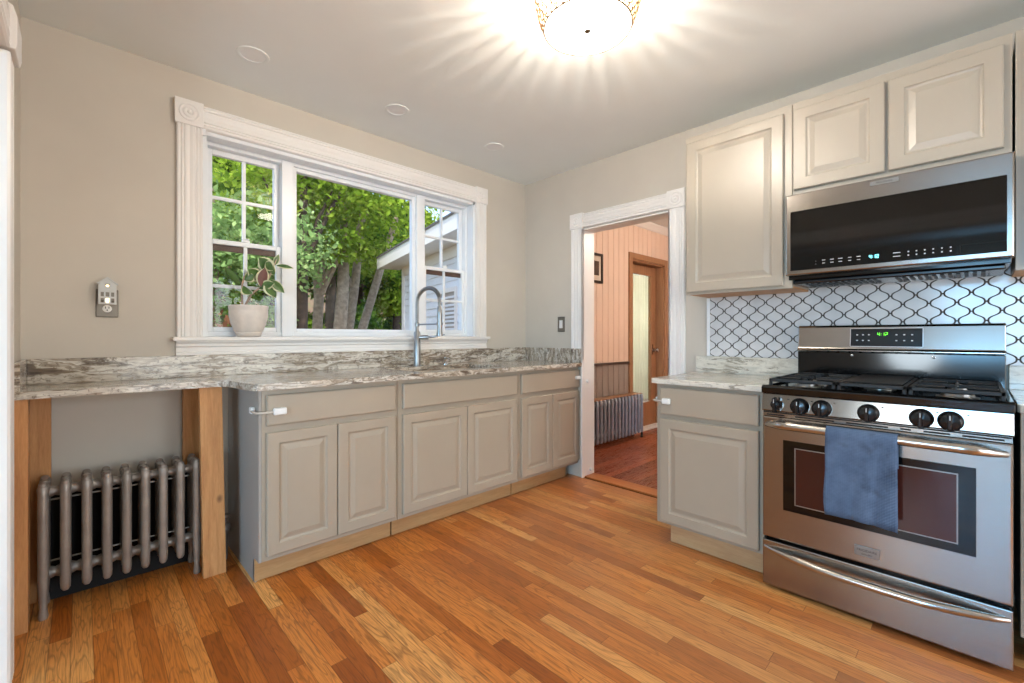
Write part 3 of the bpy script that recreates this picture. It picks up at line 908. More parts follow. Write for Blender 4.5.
# ---- sink
sk = thing('sink', (-1.115, -0.335, 0.70), 'undermount stainless steel sink let into the granite below the window', 'sink')
b = MB()
x0, x1, y0, y1, zt, zb = -1.478, -0.752, -0.538, -0.132, CT0 - 0.001, 0.70
b.box(x0, x0 + 0.008, y0, y1, zb, zt); b.box(x1 - 0.008, x1, y0, y1, zb, zt)
b.box(x0, x1, y0, y0 + 0.008, zb, zt); b.box(x0, x1, y1 - 0.008, y1, zb, zt); b.box(x0, x1, y0, y1, zb, zb + 0.008)
obj('basin', b, 'stainless_sink', sk)
b = MB(); b.lathe([(0.045, 0.0085), (0.045, 0.012), (0.03, 0.011), (0.028, 0.009)], (-1.115, -0.335, 0.70), 'z', 20)
obj('drain', b, 'chrome', sk, smooth=40)

# ---- faucet
fx, fy = -1.19, -0.095
fc = thing('faucet', (fx, fy, CT1), 'tall brushed steel spring neck pull-down faucet behind the sink', 'faucet')
b = MB(); b.lathe([(0.030, 0), (0.030, 0.006), (0.024, 0.010), (0.0235, 0.235), (0.021, 0.24), (0.013, 0.25), (0.0125, 0.30)], (fx, fy, CT1), 'z', 20)
obj('body', b, 'faucet_steel', fc, smooth=40)
# neck path: up, over towards the sink, down to the spray head
path = [(fx, fy, CT1 + 0.29), (fx, fy, 1.36)]
for i in range(1, 13):
    a = pi - pi * i / 12
    path.append((fx, fy - 0.1375 + 0.1375 * -cos(a), 1.37 + 0.092 * sin(a)))
path.append((fx, fy - 0.275, 1.33))
obj('neck_hose', MB().tube(path, 0.0085, 10), 'faucet_steel', fc, smooth=60)
def along(path, s):
    P = [Vector(p) for p in path]
    L = [0]
    for i in range(1, len(P)): L.append(L[-1] + (P[i] - P[i - 1]).length)
    d = s * L[-1]
    for i in range(1, len(P)):
        if d <= L[i] or i == len(P) - 1:
            u = (d - L[i - 1]) / max(1e-9, L[i] - L[i - 1])
            return P[i - 1].lerp(P[i], u), (P[i] - P[i - 1]).normalized()
coil = []
turns = 46
for i in range(turns * 8 + 1):
    p, d = along(path, 0.02 + 0.96 * i / (turns * 8))
    nx = Vector((1, 0, 0)); ny = d.cross(nx).normalized()
    a = 2 * pi * i / 8
    coil.append(p + (nx * cos(a) + ny * sin(a)) * 0.0125)
obj('spring', MB().tube(coil, 0.0022, 5), 'nickel', fc, smooth=60)
b = MB(); sx, sy = fx, fy - 0.275
b.lathe([(0.010, 0.20), (0.016, 0.19), (0.0175, 0.14), (0.016, 0.10), (0.0165, 0.04), (0.021, 0.01), (0.021, 0.0), (0.012, -0.002)], (sx, sy, 1.135), 'z', 18)
obj('spray_head', b, 'faucet_steel', fc, smooth=40)
b = MB(); b.tube([(fx, fy - 0.01, 1.215), (fx, sy + 0.018, 1.215)], 0.0055, 8); b.lathe([(0.0215, -0.008), (0.0215, 0.008)], (sx, sy, 1.215), 'z', 18); b.lathe([(0.0165, -0.012), (0.0165, 0.012)], (fx, fy, 1.215), 'z', 18)
obj('docking_arm', b, 'faucet_steel', fc, smooth=40)
b = MB(); b.tube([(fx + 0.01, fy - 0.01, 1.125), (fx + 0.055, fy - 0.055, 1.127)], 0.0155, 14)
b.tube([(fx + 0.055, fy - 0.055, 1.127), (fx + 0.075, fy - 0.085, 1.128), (fx + 0.13, fy - 0.15, 1.145)], [0.009, 0.006, 0.005], 10)
obj('lever_handle', b, 'faucet_steel', fc, smooth=40)
# ---- soap dispenser
sd = thing('soap_dispenser', (-0.935, -0.075, CT1), 'small chrome soap dispenser spout behind the sink, right of the faucet', 'soap dispenser')
b = MB(); b.lathe([(0.018, 0), (0.018, 0.006), (0.011, 0.010), (0.010, 0.036), (0.013, 0.04), (0.013, 0.052), (0.008, 0.056)], (-0.935, -0.075, CT1), 'z', 16)
obj('pump', b, 'chrome', sd, smooth=40)
obj('spout', MB().tube([(-0.935, -0.075, CT1 + 0.046), (-0.935, -0.11, CT1 + 0.050), (-0.935, -0.128, CT1 + 0.040)], 0.0045, 8), 'chrome', sd, smooth=60)

# ================================================================== GAS RANGE
GY0, GY1 = -2.922, -2.162
FX = -0.68
gr = thing('gas_range', (-0.35, (GY0 + GY1) / 2, 0), 'freestanding stainless steel gas range with black cooktop and blue towel on its door', 'stove')
GYm = (GY0 + GY1) / 2
b = MB()
b.box(-0.635, -0.035, GY0 + 0.004, GY1 - 0.004, 0.03, 0.872)
obj('body', b, 'black_enamel', gr, bevel=0.003)
for x, y in ((-0.61, GY0 + 0.05), (-0.61, GY1 - 0.05), (-0.08, GY0 + 0.05), (-0.08, GY1 - 0.05)):
    b = MB(); b.lathe([(0.018, 0), (0.018, 0.012), (0.012, 0.014), (0.012, 0.032)], (x, y, 0), 'z', 14)
    obj('foot', b, 'black_plastic', gr, smooth=40)
# storage drawer with bowed handle
dw = obj('drawer', MB().panel(('x', FX), GY0 + 0.002, GY1 - 0.002, 0.022, 0.222, 0.044, [(0.0, 0.005), (0.0015, 0.0015), (0.005, 0.0)]), 'stainless', gr)
pts = []; rs = []
for i in range(25):
    u = i / 24
    k = sin(pi * u)
    pts.append((FX + 0.004 - 0.052 * min(1, k * 1.25) ** 0.7 if k > 1e-6 else FX + 0.004, GY1 - 0.012 - u * (GY1 - GY0 - 0.024), 0.188 - 0.012 * k))
    rs.append(0.009 + 0.0065 * min(1, k * 2))
obj('handle', MB().tube(pts, rs, 14), 'stainless_bar', dw, smooth=60)
# oven door
dr = obj('oven_door', MB().panel(('x', FX), GY0 + 0.002, GY1 - 0.002, 0.236, 0.775, 0.044, [(0.0, 0.006), (0.002, 0.002), (0.007, 0.0)]), 'stainless', gr)
obj('glass_border', MB().panel(('x', FX - 0.0015), -2.834, -2.246, 0.371, 0.678, 0.0012, [(0.0, 0.0005), (0.001, 0.0)]), 'oven_glass', dr)
obj('oven_window', MB().panel(('x', FX - 0.0028), -2.790, -2.290, 0.402, 0.650, 0.0012, [(0.0, 0.0005), (0.001, 0.0)]), 'oven_window', dr)
b = MB()
for z0, z1, y0, y1 in ((0.402, 0.406, -2.790, -2.290), (0.646, 0.650, -2.790, -2.290), (0.406, 0.646, -2.790, -2.786), (0.406, 0.646, -2.294, -2.290)):
    b.box(FX - 0.0036, FX - 0.0029, y0, y1, z0, z1)
obj('window_line', b, 'nickel', dr)
b = MB()
pts = []; rs = []
for i in range(21):
    u = i / 20
    k = min(1.0, sin(pi * u) * 3.2)
    pts.append((FX + 0.006 - 0.062 * k ** 0.8, GY1 - 0.018 - u * (GY1 - GY0 - 0.036), 0.742 + 0.012 * k - 0.004))
    rs.append(0.011 + 0.007 * k)
b.tube(pts, rs, 14)
obj('handle', b, 'stainless_bar', dr, smooth=60)
bp_ = obj('badge', MB().box(FX - 0.005, FX - 0.0003, -2.577, -2.497, 0.268, 0.306), 'nickel', dr, bevel=0.002)
text('badge_lettering', 'FRIGIDAIRE', 0.0125, facing_minus_x((FX - 0.0055, -2.537, 0.291)), 'badge_ink', dr)
text('badge_lettering', 'GALLERY', 0.0085, facing_minus_x((FX - 0.0055, -2.537, 0.277)), 'badge_ink', dr)
# vent strip between the door and the control panel
vs_ = obj('vent_strip', MB().box(FX + 0.004, FX + 0.04, GY0 + 0.004, GY1 - 0.004, 0.777, 0.798), 'stainless', gr)
b = MB()
for y0, y1 in ((-2.25, -2.18), (-2.43, -2.29), (-2.60, -2.47), (-2.665, -2.635), (-2.77, -2.70), (-2.90, -2.80)):
    b.box(FX + 0.0032, FX + 0.0039, y0, y1, 0.781, 0.787)
b.box(FX + 0.002, FX + 0.0039, GY0 + 0.006, GY1 - 0.006, 0.7915, 0.7965)
obj('vent_slot', b, 'dark_void', vs_)
# control panel, leaning back a little
cp = obj('control_panel', MB().prism([(FX + 0.004, GY0, 0.799), (FX - 0.002, GY0, 0.803), (FX + 0.006, GY0, 0.876), (FX + 0.05, GY0, 0.876), (FX + 0.05, GY0, 0.799)], (0, GY1 - GY0, 0)), 'stainless', gr, bevel=0.002)
def knob(y, z, big=True):
    r = 0.0325 if big else 0.021
    b = MB()
    b.lathe([(r * 1.08, 0.003), (r * 1.08, -0.004), (r, -0.008), (r * 0.97, -0.024), (r * 0.8, -0.032), (r * 0.4, -0.036), (0.002, -0.037)], (FX, y, z), 'x', 28)
    k = obj('knob', b, 'black_plastic', gr, smooth=35)
    g = MB()
    hz = r * 0.92 if big else 0.034
    g.prism([(FX - 0.02, y - 0.007, z - hz), (FX - 0.048, y - 0.005, z - hz * 0.9), (FX - 0.050, y - 0.005, z + hz * 0.9), (FX - 0.02, y - 0.007, z + hz)], (0, 0.012, 0))
    obj('grip', g, 'black_plastic', k, bevel=0.003)
    d = MB(); d.box(FX - 0.0512, FX - 0.0494, y - 0.0012, y + 0.0012, z + hz * 0.3, z + hz * 0.8)
    obj('pointer', d, 'key_white', k)
for i, y in enumerate((-2.222, -2.309, -2.388, -2.541, -2.694, -2.771)):
    knob(y, 0.832, i > 0)
for y in (-2.265, -2.352, -2.431, -2.584, -2.737, -2.815):
    obj('knob_mark', MB().box(FX - 0.0012, FX + 0.001, y - 0.003, y + 0.003, 0.856, 0.860), 'badge_ink', cp)
# cooktop
ct = obj('cooktop', MB().prism([(FX - 0.004, GY0 - 0.002, 0.878), (FX - 0.006, GY0 - 0.002, 0.906), (FX + 0.012, GY0 - 0.002, 0.915), (FX + 0.035, GY0 - 0.002, 0.903), (-0.13, GY0 - 0.002, 0.903), (-0.12, GY0 - 0.002, 0.914), (-0.10, GY0 - 0.002, 0.914), (-0.10, GY0 - 0.002, 0.878)], (0, GY1 - GY0 + 0.004, 0)), 'black_enamel', gr, bevel=0.003)
for y0, y1 in ((GY1 - 0.016, GY1 + 0.001), (GY0 - 0.001, GY0 + 0.016)):
    obj('cooktop_rim', MB().box(FX + 0.02, -0.10, y0, y1, 0.903, 0.913), 'black_enamel', gr, bevel=0.003)
for x, y, r in ((-0.52, -2.30, 0.042), (-0.25, -2.30, 0.034), (-0.52, -2.785, 0.048), (-0.25, -2.785, 0.038), (-0.38, -2.542, 0.045)):
    b = MB(); b.lathe([(r * 1.25, 0), (r * 1.25, 0.003), (r, 0.005), (r * 0.95, 0.014)], (x, y, 0.903), 'z', 22)
    k = obj('burner', b, 'nickel', gr, smooth=40)
    b = MB(); b.lathe([(r * 0.8, 0.0142), (r * 0.8, 0.020), (r * 0.7, 0.022)], (x, y, 0.903), 'z', 22)
    obj('burner_cap', b, 'cast_iron', k, smooth=40)
def grate(y1, y0, griddle=False):
    b = MB()
    gx0, gx1, zt, zb = -0.645, -0.135, 0.942, 0.928
    w = 0.012
    b.box(gx0, gx1, y1 - w, y1, zb, zt); b.box(gx0, gx1, y0, y0 + w, zb, zt)
    b.box(gx0, gx0 + w, y0, y1, zb, zt); b.box(gx1 - w, gx1, y0, y1, zb, zt)
    ym = (y0 + y1) / 2
    xm = (gx0 + gx1) / 2
    b.box(xm - w / 2, xm + w / 2, y0, y1, zb, zt)
    if not griddle:
        for cx in ((gx0 + xm) / 2, (gx1 + xm) / 2):
            for a in range(4):
                dx, dy = cos(pi / 2 * a), sin(pi / 2 * a)
                ex, ey = (gx1 - gx0) / 4, (y1 - y0) / 2
                p0 = Vector((cx + dx * 0.03, ym + dy * 0.03, zt - 0.004)); p1 = Vector((cx + dx * ex, ym + dy * ey, zt - 0.006))
                b.tube([p0, p1], 0.0065, 6)
    for x in (gx0 + 0.006, xm, gx1 - 0.006):
        for y in (y0 + 0.006, y1 - 0.006):
            b.box(x - 0.007, x + 0.007, y - 0.006, y + 0.006, 0.9035, zb + 0.002)
    o = obj('grate', b, 'cast_iron', gr, bevel=0.002)
    if griddle:
        g = MB(); g.box(gx0 + 0.02, gx1 - 0.02, y0 + 0.014, y1 - 0.014, 0.9425, 0.948)
        obj('griddle_plate', g, 'cast_iron', o, bevel=0.004)
grate(-2.180, -2.428)
grate(-2.434, -2.650, True)
grate(-2.656, -2.904)
# backguard
obj('backguard_base', MB().box(-0.099, -0.03, GY0 + 0.001, GY1 - 0.001, 0.872, 1.052), 'black_enamel', gr, bevel=0.003)
bk = obj('backguard', MB().prism([(-0.112, GY0, 1.054), (-0.114, GY0, 1.062), (-0.102, GY0, 1.070), (-0.088, GY0, 1.178), (-0.078, GY0, 1.189), (-0.03, GY0, 1.189), (-0.03, GY0, 1.054)], (0, GY1 - GY0, 0)), 'stainless', gr, bevel=0.004)
def lean(z): return -0.102 + (z - 1.070) / 0.108 * 0.014
dz0, dz1 = 1.084, 1.170
b = MB(); b.prism([(lean(dz0) - 0.002, -2.662, dz0), (lean(dz1) - 0.002, -2.662, dz1), (lean(dz1) + 0.001, -2.662, dz1), (lean(dz0) + 0.001, -2.662, dz0)], (0, 0.268, 0))
ds = obj('display', b, 'display_glass', bk, bevel=0.001)
b = MB()
for y0, y1, z0, z1 in ((-2.665, -2.391, 1.170, 1.173), (-2.665, -2.391, 1.081, 1.084), (-2.665, -2.662, 1.081, 1.173), (-2.394, -2.391, 1.081, 1.173)):
    b.prism([(lean(z0) - 0.003, y0, z0), (lean(z1) - 0.003, y0, z1), (lean(z1) + 0.001, y0, z1), (lean(z0) + 0.001, y0, z0)], (0, y1 - y0, 0))
obj('display_trim', b, 'chrome', bk)
b = MB(); clock_digits(b, '4:12', lean(1.142) - 0.0024, -2.52, 1.142, 0.018)
obj('clock_digits', b, 'clock_green', bk)
for y in (-2.42, -2.443, -2.466, -2.57, -2.598, -2.626):
    for z in (1.140, 1.112):
        obj('key', MB().box(lean(z) - 0.0028, lean(z) - 0.002, y - 0.0035, y + 0.0035, z - 0.0025, z + 0.0025), 'key_white', bk)
for y in (-2.40, -2.70):
    b = MB(); b.lathe([(0.006, 0), (0.006, -0.004), (0.002, -0.006)], (-0.099, y, 1.036), 'x', 12)
    obj('screw', b, 'chrome', gr, smooth=40)

# ---- towel over the oven door handle
b = MB()
TY0, TY1 = -2.634, -2.416
rows = []
prof = []
HX, HZ, HR = -0.736, 0.750, 0.0205
for i in range(19):                      # behind the bar, over it, and down the front
    u = i / 18
    if u < 0.12:
        prof.append((HX + HR, HZ - 0.11 + u / 0.12 * 0.11))
    elif u < 0.30:
        a = (u - 0.12) / 0.18 * pi
        prof.append((HX + HR * cos(a), HZ + HR * sin(a)))
    else:
        v = (u - 0.30) / 0.70
        prof.append((HX - HR - 0.004 * v, HZ - v * 0.328))
ny = 24
vs, fs = [], []
for i, (x, z) in enumerate(prof):
    d = max(0, (i - 5) / 13)
    for j in range(ny + 1):
        w = j / ny
        y = TY1 + (TY0 - TY1) * w
        y += d * 0.004 * sin(d * 9 + 1) * (1 - w) - d * 0.006 * (w - 0.5)
        bow = (0.006 * sin(w * 7.5 + 0.6) + 0.004 * sin(w * 15 + d * 3)) * d
        zz = z + (0.006 * sin(w * 3.0) * d) - (0.008 * (w - 0.4) * d)
        vs.append((x - abs(bow) if i > 6 else x, y, zz))
for i in range(len(prof) - 1):
    for j in range(ny):
        a = i * (ny + 1) + j
        fs.append((a, a + 1, a + ny + 2, a + ny + 1))
b.add(vs, fs)
tw = obj('dish_towel', b, 'towel_cloth', smooth=180, recalc=False)
sm = tw.modifiers.new('thick', 'SOLIDIFY'); sm.thickness = 0.004; sm.offset = -1
tag(tw, 'ribbed blue dish towel hanging over the oven door handle', 'towel')

# ================================================================== MICROWAVE
mw = thing('microwave', (-0.2, -2.556, 1.405), 'stainless steel over-the-range microwave with black glass door', 'microwave')
MY0, MY1 = -2.934, -2.178
obj('body', MB().box(-0.345, -0.012, MY0 + 0.006, MY1 - 0.004, 1.412, 1.822), 'black_enamel', mw, bevel=0.003)
md = obj('door', MB().panel(('x', -0.386), MY0, MY1, 1.431, 1.826, 0.040, [(0.0, 0.006), (0.002, 0.002), (0.006, 0.0)]), 'stainless', mw)
obj('door_glass', MB().panel(('x', -0.3876), -2.915, -2.200, 1.453, 1.742, 0.0012, [(0.0, 0.0005), (0.001, 0.0)]), 'microwave_glass', md)
bb = obj('badge', MB().box(-0.389, -0.3863, -2.606, -2.508, 1.795, 1.814), 'nickel', md, bevel=0.0008)
text('badge_lettering', 'FRIGIDAIRE', 0.011, facing_minus_x((-0.3894, -2.557, 1.8045)), 'badge_ink', md, 0.0003)
b = MB(); clock_digits(b, '4:12', -0.3879, -2.523, 1.484, 0.015)
obj('clock_digits', b, 'clock_cyan', md)
def key(y0, y1, z0, z1):
    obj('key', MB().box(-0.3881, -0.3877, y0, y1, z0, z1), 'key_white', md)
for i in range(5):
    for z, ww in ((1.491, 0.0085), (1.477, 0.007)):
        y = -2.335 - i * 0.033
        key(y - ww, y + ww * (0.5 + 0.5 * ((i * 7) % 3) / 2), z - 0.0016, z + 0.0016)
for i in range(7):
    for z in (1.490, 1.475):
        y = -2.598 - i * 0.0255 - (0.012 if i else 0)
        if i == 0:
            key(y - 0.012, y + 0.012, z - 0.0016, z + 0.0016)
        else:
            key(y - 0.0025, y + 0.0025, z - 0.0025, z + 0.0025)
key(-2.307, -2.305, 1.474, 1.476); key(-2.307, -2.305, 1.488, 1.490)
b = MB(); b.box(-0.3881, -0.3877, -2.914, -2.79, 1.493, 1.4945); b.box(-0.3881, -0.3877, -2.7905, -2.789, 1.456, 1.4945)
obj('panel_seam', b, 'dark_void', md)
b = MB()
b.box(-0.33, -0.06, MY0 + 0.02, MY1 - 0.02, 1.392, 1.412)
obj('underside', b, 'black_plastic', mw, bevel=0.006)
b = MB()
for i in range(2):
    y0 = -2.52 if i else -2.86
    for k in range(12):
        b.box(-0.30, -0.14, y0 + k * 0.024, y0 + k * 0.024 + 0.012, 1.389, 1.3915)
obj('grease_filter', b, 'cast_iron', mw)

# ================================================================== RADIATORS AND POSTS
def radiator(name, x0, n, sp, yf, yb, zt, zb, r, mat, label, top_mat=None):
    R = thing(name, (x0 + sp * (n - 1) / 2, (yf + yb) / 2, 0), label, 'radiator')
    ym = (yf + yb) / 2
    for i in range(n):
        x = x0 + i * sp
        end = i in (0, n - 1)
        b = MB()
        for y in (yf, ym, yb):
            pts = [(x, y, zb), (x, y, zb + 0.01), (x, y, zb + 0.03), (x, y, zt - 0.05), (x, y, zt - 0.025), (x, y + (ym - y) * 0.12, zt - 0.008)]
            rr = [r * 0.55, r * 0.9, r, r, r * 1.12, r * 0.8]
            if end and name == 'radiator' and y != ym:
                pts = [(x, y, 0.0), (x, y, 0.012), (x, y, 0.045), (x, y, zb + 0.045)] + pts[3:]
                rr = [r * 0.8, r * 0.95, r * 0.7, r] + rr[3:]
            b.tube(pts, rr, 12)
        b.tube([(x, yf, zt - 0.03), (x, ym, zt - 0.024), (x, yb, zt - 0.03)], r * 0.95, 10)
        b.tube([(x, yf, zb + 0.045), (x, ym, zb + 0.045), (x, yb, zb + 0.045)], r * 0.95, 10)
        b.ball((x, yf + 0.004, zt - 0.012), (r * 0.9, r * 1.15, r * 0.95), 10)
        s = obj('section', b, mat, R, smooth=50)
    for z, rad in ((zt - 0.055, r * 1.35), (zb + 0.06, r * 1.45)):
        b = MB()
        for i in range(n - 1):
            xa, xb = x0 + i * sp, x0 + (i + 1) * sp
            xm = (xa + xb) / 2
            b.tube([(xa, ym, z), (xm - sp * 0.16, ym, z), (xm, ym, z), (xm + sp * 0.16, ym, z), (xb, ym, z)], [rad * 1.25, rad, rad * 0.82, rad, rad * 1.25], 12)
        obj('hub_row', b, mat, R, smooth=50)
    for z in (zt - 0.095, zb + 0.10):
        b = MB(); b.tube([(x0 - 0.02, ym + 0.02, z), (x0 + sp * (n - 1) + 0.02, ym + 0.02, z)], 0.004, 8)
        obj('tie_rod', b, 'nickel', R, smooth=60)
    return R
kr = radiator('radiator', -3.008, 9, 0.0636, -0.245, -0.095, 0.545, 0.095, 0.0165, 'radiator_silver', 'old silver painted cast iron radiator under the left end of the countertop')
b = MB()
xr = -3.008 + 8 * 0.0636
obj('shade_plate', MB().box(-3.03, xr + 0.02, -0.074, -0.068, 0.0, 0.475), 'dark_void', kr)  # added dark plate, stands for the shade behind the columns
b = MB()
b.tube([(xr, -0.175, 0.155), (xr + 0.09, -0.175, 0.155)], 0.019, 12)
b.tube([(xr + 0.125, -0.175, 0.0), (xr + 0.125, -0.175, 0.20)], 0.017, 12)
b.ball((xr + 0.125, -0.175, 0.155), 0.032, 12)
b.tube([(xr + 0.085, -0.175, 0.155), (xr + 0.115, -0.175, 0.155)], 0.026, 8)
vl = obj('valve', b, 'radiator_silver', kr, smooth=40)
b = MB(); b.lathe([(0.008, 0.20), (0.022, 0.205), (0.026, 0.215), (0.022, 0.225), (0.006, 0.228)], (xr + 0.125, -0.175, 0.0), 'z', 14)
obj('valve_knob', b, 'radiator_silver', vl, smooth=40)
hr = radiator('hall_radiator', 0.66, 16, 0.0655, -0.225, -0.115, 0.485, 0.055, 0.0155, 'radiator_blue', 'grey blue cast iron radiator against the wainscot through the doorway')
b = MB()
for x in (0.66, 0.66 + 15 * 0.0655):
    for y in (-0.225, -0.115):
        b.tube([(x, y, 0), (x, y, 0.015), (x, y, 0.07)], [0.016, 0.012, 0.012], 10)
obj('foot', b, 'cast_iron', hr, smooth=40)
obj('top_cover', MB().box(0.63, 0.66 + 15 * 0.0655 + 0.03, -0.215, -0.105, 0.486, 0.492), 'door_wood', hr)

for (x0, x1, y0, y1, z1, label) in (
        (-3.083, -3.045, -0.318, -0.228, CT0, 'narrow wood post against the left wall, holding the front of the countertop'),
        (-3.082, -2.992, -0.062, -0.022, CT0, 'wood post behind the left end of the radiator'),
        (-2.528, -2.438, -0.062, -0.022, CT0, 'wood post against the wall behind the right end of the radiator')):
    p = obj('wood_post', MB().box(x0, x1, y0, y1, 0, z1), 'pine_post', bevel=0.002)
    tag(p, label, 'post', 'posts holding up the countertop')
p = obj('wood_post', MB().prism([(-2.487, -0.335, 0), (-2.396, -0.335, 0), (-2.396, -0.298, 0), (-2.487, -0.298, 0)], (-0.012, 0.03, CT0)), 'pine_post', bevel=0.002)
tag(p, 'thick wood post in front of the radiator, standing beside the left end base cabinet', 'post', 'posts holding up the countertop')

# ================================================================== THINGS ON THE WALLS
op = thing('outlet', (-2.81, 0, 1.286), 'pewter outlet plate with a white socket on the wall left of the window', 'outlet')
obj('plate', MB().box(-2.85, -2.771, -0.007, -0.0005, 1.222, 1.352), 'pewter_plate', op, bevel=0.003)
b = MB(); b.lathe([(0.017, -0.007), (0.017, -0.009), (0.015, -0.0098)], (-2.8105, 0, 1.262), 'y', 20)
sk_ = obj('socket', b, 'white_plastic', op, smooth=40)
b = MB()
for dx in (-0.006, 0.006):
    b.box(-2.8105 + dx - 0.0014, -2.8105 + dx + 0.0014, -0.0103, -0.0097, 1.262, 1.272)
b.lathe([(0.003, -0.0097), (0.003, -0.0103)], (-2.8105, 0, 1.255), 'y', 10)
obj('slot', b, 'dark_void', sk_)
nl = thing('night_light', (-2.81, -0.03, 1.28), 'small grey house shaped night light plugged into the outlet left of the window', 'night light')
b = MB()
hx0, hx1 = -2.842, -2.779
xs = [hx0, hx0 + 0.008, hx0 + 0.019, hx0 + 0.025, hx0 + 0.038, hx0 + 0.044, hx0 + 0.055, hx1]
zs = [1.281, 1.289, 1.309, 1.317, 1.337, 1.347]
for i in range(7):
    for j in range(5):
        if i in (1, 3, 5) and j in (1, 3): continue
        b.box(xs[i], xs[i + 1], -0.040, -0.036, zs[j], zs[j + 1])
b.prism([(hx0, -0.040, 1.347), (hx1, -0.040, 1.347), (hx1, -0.040, 1.375), ((hx0 + hx1) / 2 + 0.008, -0.040, 1.396), ((hx0 + hx1) / 2 + 0.008, -0.040, 1.362), ((hx0 + hx1) / 2 - 0.008, -0.040, 1.362), ((hx0 + hx1) / 2 - 0.008, -0.040, 1.396), (hx0, -0.040, 1.375)], (0, 0.004, 0))
b.prism([((hx0 + hx1) / 2 - 0.008, -0.040, 1.376), ((hx0 + hx1) / 2 + 0.008, -0.040, 1.376), ((hx0 + hx1) / 2 + 0.008, -0.040, 1.396), ((hx0 + hx1) / 2, -0.040, 1.403), ((hx0 + hx1) / 2 - 0.008, -0.040, 1.396)], (0, 0.004, 0))
obj('house_front', b, 'house_grey', nl)
b = MB()
xm = (hx0 + hx1) / 2
for s in (-1, 1):
    b.prism([(xm, -0.044, 1.408), (xm, -0.044, 1.402), (xm + s * 0.037, -0.044, 1.372), (xm + s * 0.037, -0.044, 1.378)], (0, 0.034, 0))
obj('house_roof', b, 'house_grey', nl)
b = MB(); b.box(hx0 + 0.002, hx1 - 0.002, -0.034, -0.010, 1.300, 1.372); b.box(xm - 0.012, xm + 0.012, -0.0105, -0.0072, 1.31, 1.34)
obj('housing', b, 'pewter_plate', nl)
b = MB(); b.box(xm - 0.006, xm + 0.006, -0.0356, -0.0341, 1.290, 1.309); b.ball((xm, -0.037, 1.367), (0.006, 0.004, 0.005), 10)
obj('glow_panel', b, 'night_glow', nl)

sw = thing('light_switch', (0, -0.424, 1.233), 'brushed metal switch plate with white rocker between the corner and doorway', 'switch')
obj('plate', MB().box(-0.007, -0.0005, -0.461, -0.386, 1.170, 1.296), 'pewter_plate', sw, bevel=0.003)
b = MB(); b.prism([(-0.007, -0.441, 1.200), (-0.012, -0.441, 1.201), (-0.009, -0.441, 1.266), (-0.007, -0.441, 1.267)], (0, 0.034, 0))
obj('rocker', b, 'white_plastic', sw, bevel=0.001)

# ================================================================== CEILING LIGHTS
for x, y, lb in ((-2.297, -0.395, 'recessed ceiling light above the left part of the window, nearest the left wall'),
                 (-1.524, -0.406, 'recessed ceiling light in the middle of the row along the window'),
                 (-0.751, -0.417, 'recessed ceiling light nearest the corner, above the right part of the window')):
    r = thing('recessed_light', (x, y, H), lb, 'ceiling light', 'recessed lights along the window')
    b = MB(); pr = [(0.072, -0.0005), (0.071, -0.004), (0.062, -0.006), (0.054, -0.004), (0.054, -0.0005)]
    n = 32; vs = []; fs = []
    for rr, h in pr:
        for k in range(n):
            t = 2 * pi * k / n
            vs.append((x + rr * cos(t), y + rr * sin(t), H + h))
    for i in range(len(pr)):
        i2 = (i + 1) % len(pr)
        for k in range(n):
            k2 = (k + 1) % n
            fs.append((i * n + k, i * n + k2, i2 * n + k2, i2 * n + k))
    b.add(vs, fs)
    obj('trim_ring', b, 'ceiling_paint', r, smooth=30)
    b = MB(); b.lathe([(0.0535, -0.0005), (0.0535, -0.0025)], (x, y, H), 'z', 32)
    obj('lens', b, 'vinyl_white', r)

LX, LY = -1.487, -1.79
cl = thing('ceiling_light', (LX, LY, H), 'glowing drum ceiling light with a beaded metal lattice and frosted disc', 'ceiling light')
b = MB(); b.lathe([(0.15, -0.0005), (0.15, -0.018), (0.14, -0.022)], (LX, LY, H), 'z', 40)
obj('canopy', b, 'ceiling_paint', cl, smooth=40)
ZT, ZBm = H - 0.030, 2.326
def cage_r(z):
    u = (ZT - z) / (ZT - ZBm)
    return 0.205 - 0.002 * u - 0.036 * u * u
b = MB()
NW = 36
for sgn in (1, -1):
    for k in range(NW):
        pts = []
        for i in range(9):
            z = ZT + (ZBm - ZT) * i / 8
            t = 2 * pi * k / NW + sgn * (i / 8) * 2 * pi * 2.5 / NW
            pts.append((LX + cage_r(z) * cos(t), LY + cage_r(z) * sin(t), z))
        b.tube(pts, 0.0026, 5)
for z, rw in ((ZT, 0.004), (ZBm, 0.0035)):
    b.tube([(LX + cage_r(z) * cos(2 * pi * k / 48), LY + cage_r(z) * sin(2 * pi * k / 48), z) for k in range(49)], rw, 6)
for k in range(4):
    t = 2 * pi * k / 4
    b.tube([(LX + 0.145 * cos(t), LY + 0.145 * sin(t), H - 0.015), (LX + cage_r(ZT) * cos(t), LY + cage_r(ZT) * sin(t), ZT)], 0.003, 6)
cg = obj('lattice', b, 'fixture_wire', cl, smooth=60)
b = MB()
for i in range(1, 10):
    z = ZT + (ZBm - ZT) * i / 10
    for k in range(NW):
        t = 2 * pi * (k + 0.5 * (i % 2)) / NW
        b.ball((LX + cage_r(z) * cos(t), LY + cage_r(z) * sin(t), z), 0.0042, 6)
obj('bead', b, 'fixture_wire', cg, smooth=180)['kind'] = 'stuff'
b = MB(); b.lathe([(0.150, 0.010), (0.163, 0.006), (0.1645, 0.0), (0.160, -0.004), (0.10, -0.007), (0.001, -0.009)], (LX, LY, ZBm), 'z', 48)
obj('diffuser', b, 'diffuser_glow', cl, smooth=40)
b = MB(); b.lathe([(0.013, -0.009), (0.013, -0.014), (0.008, -0.018), (0.002, -0.020)], (LX, LY, ZBm), 'z', 18)
obj('finial', b, 'nickel', cl, smooth=40)
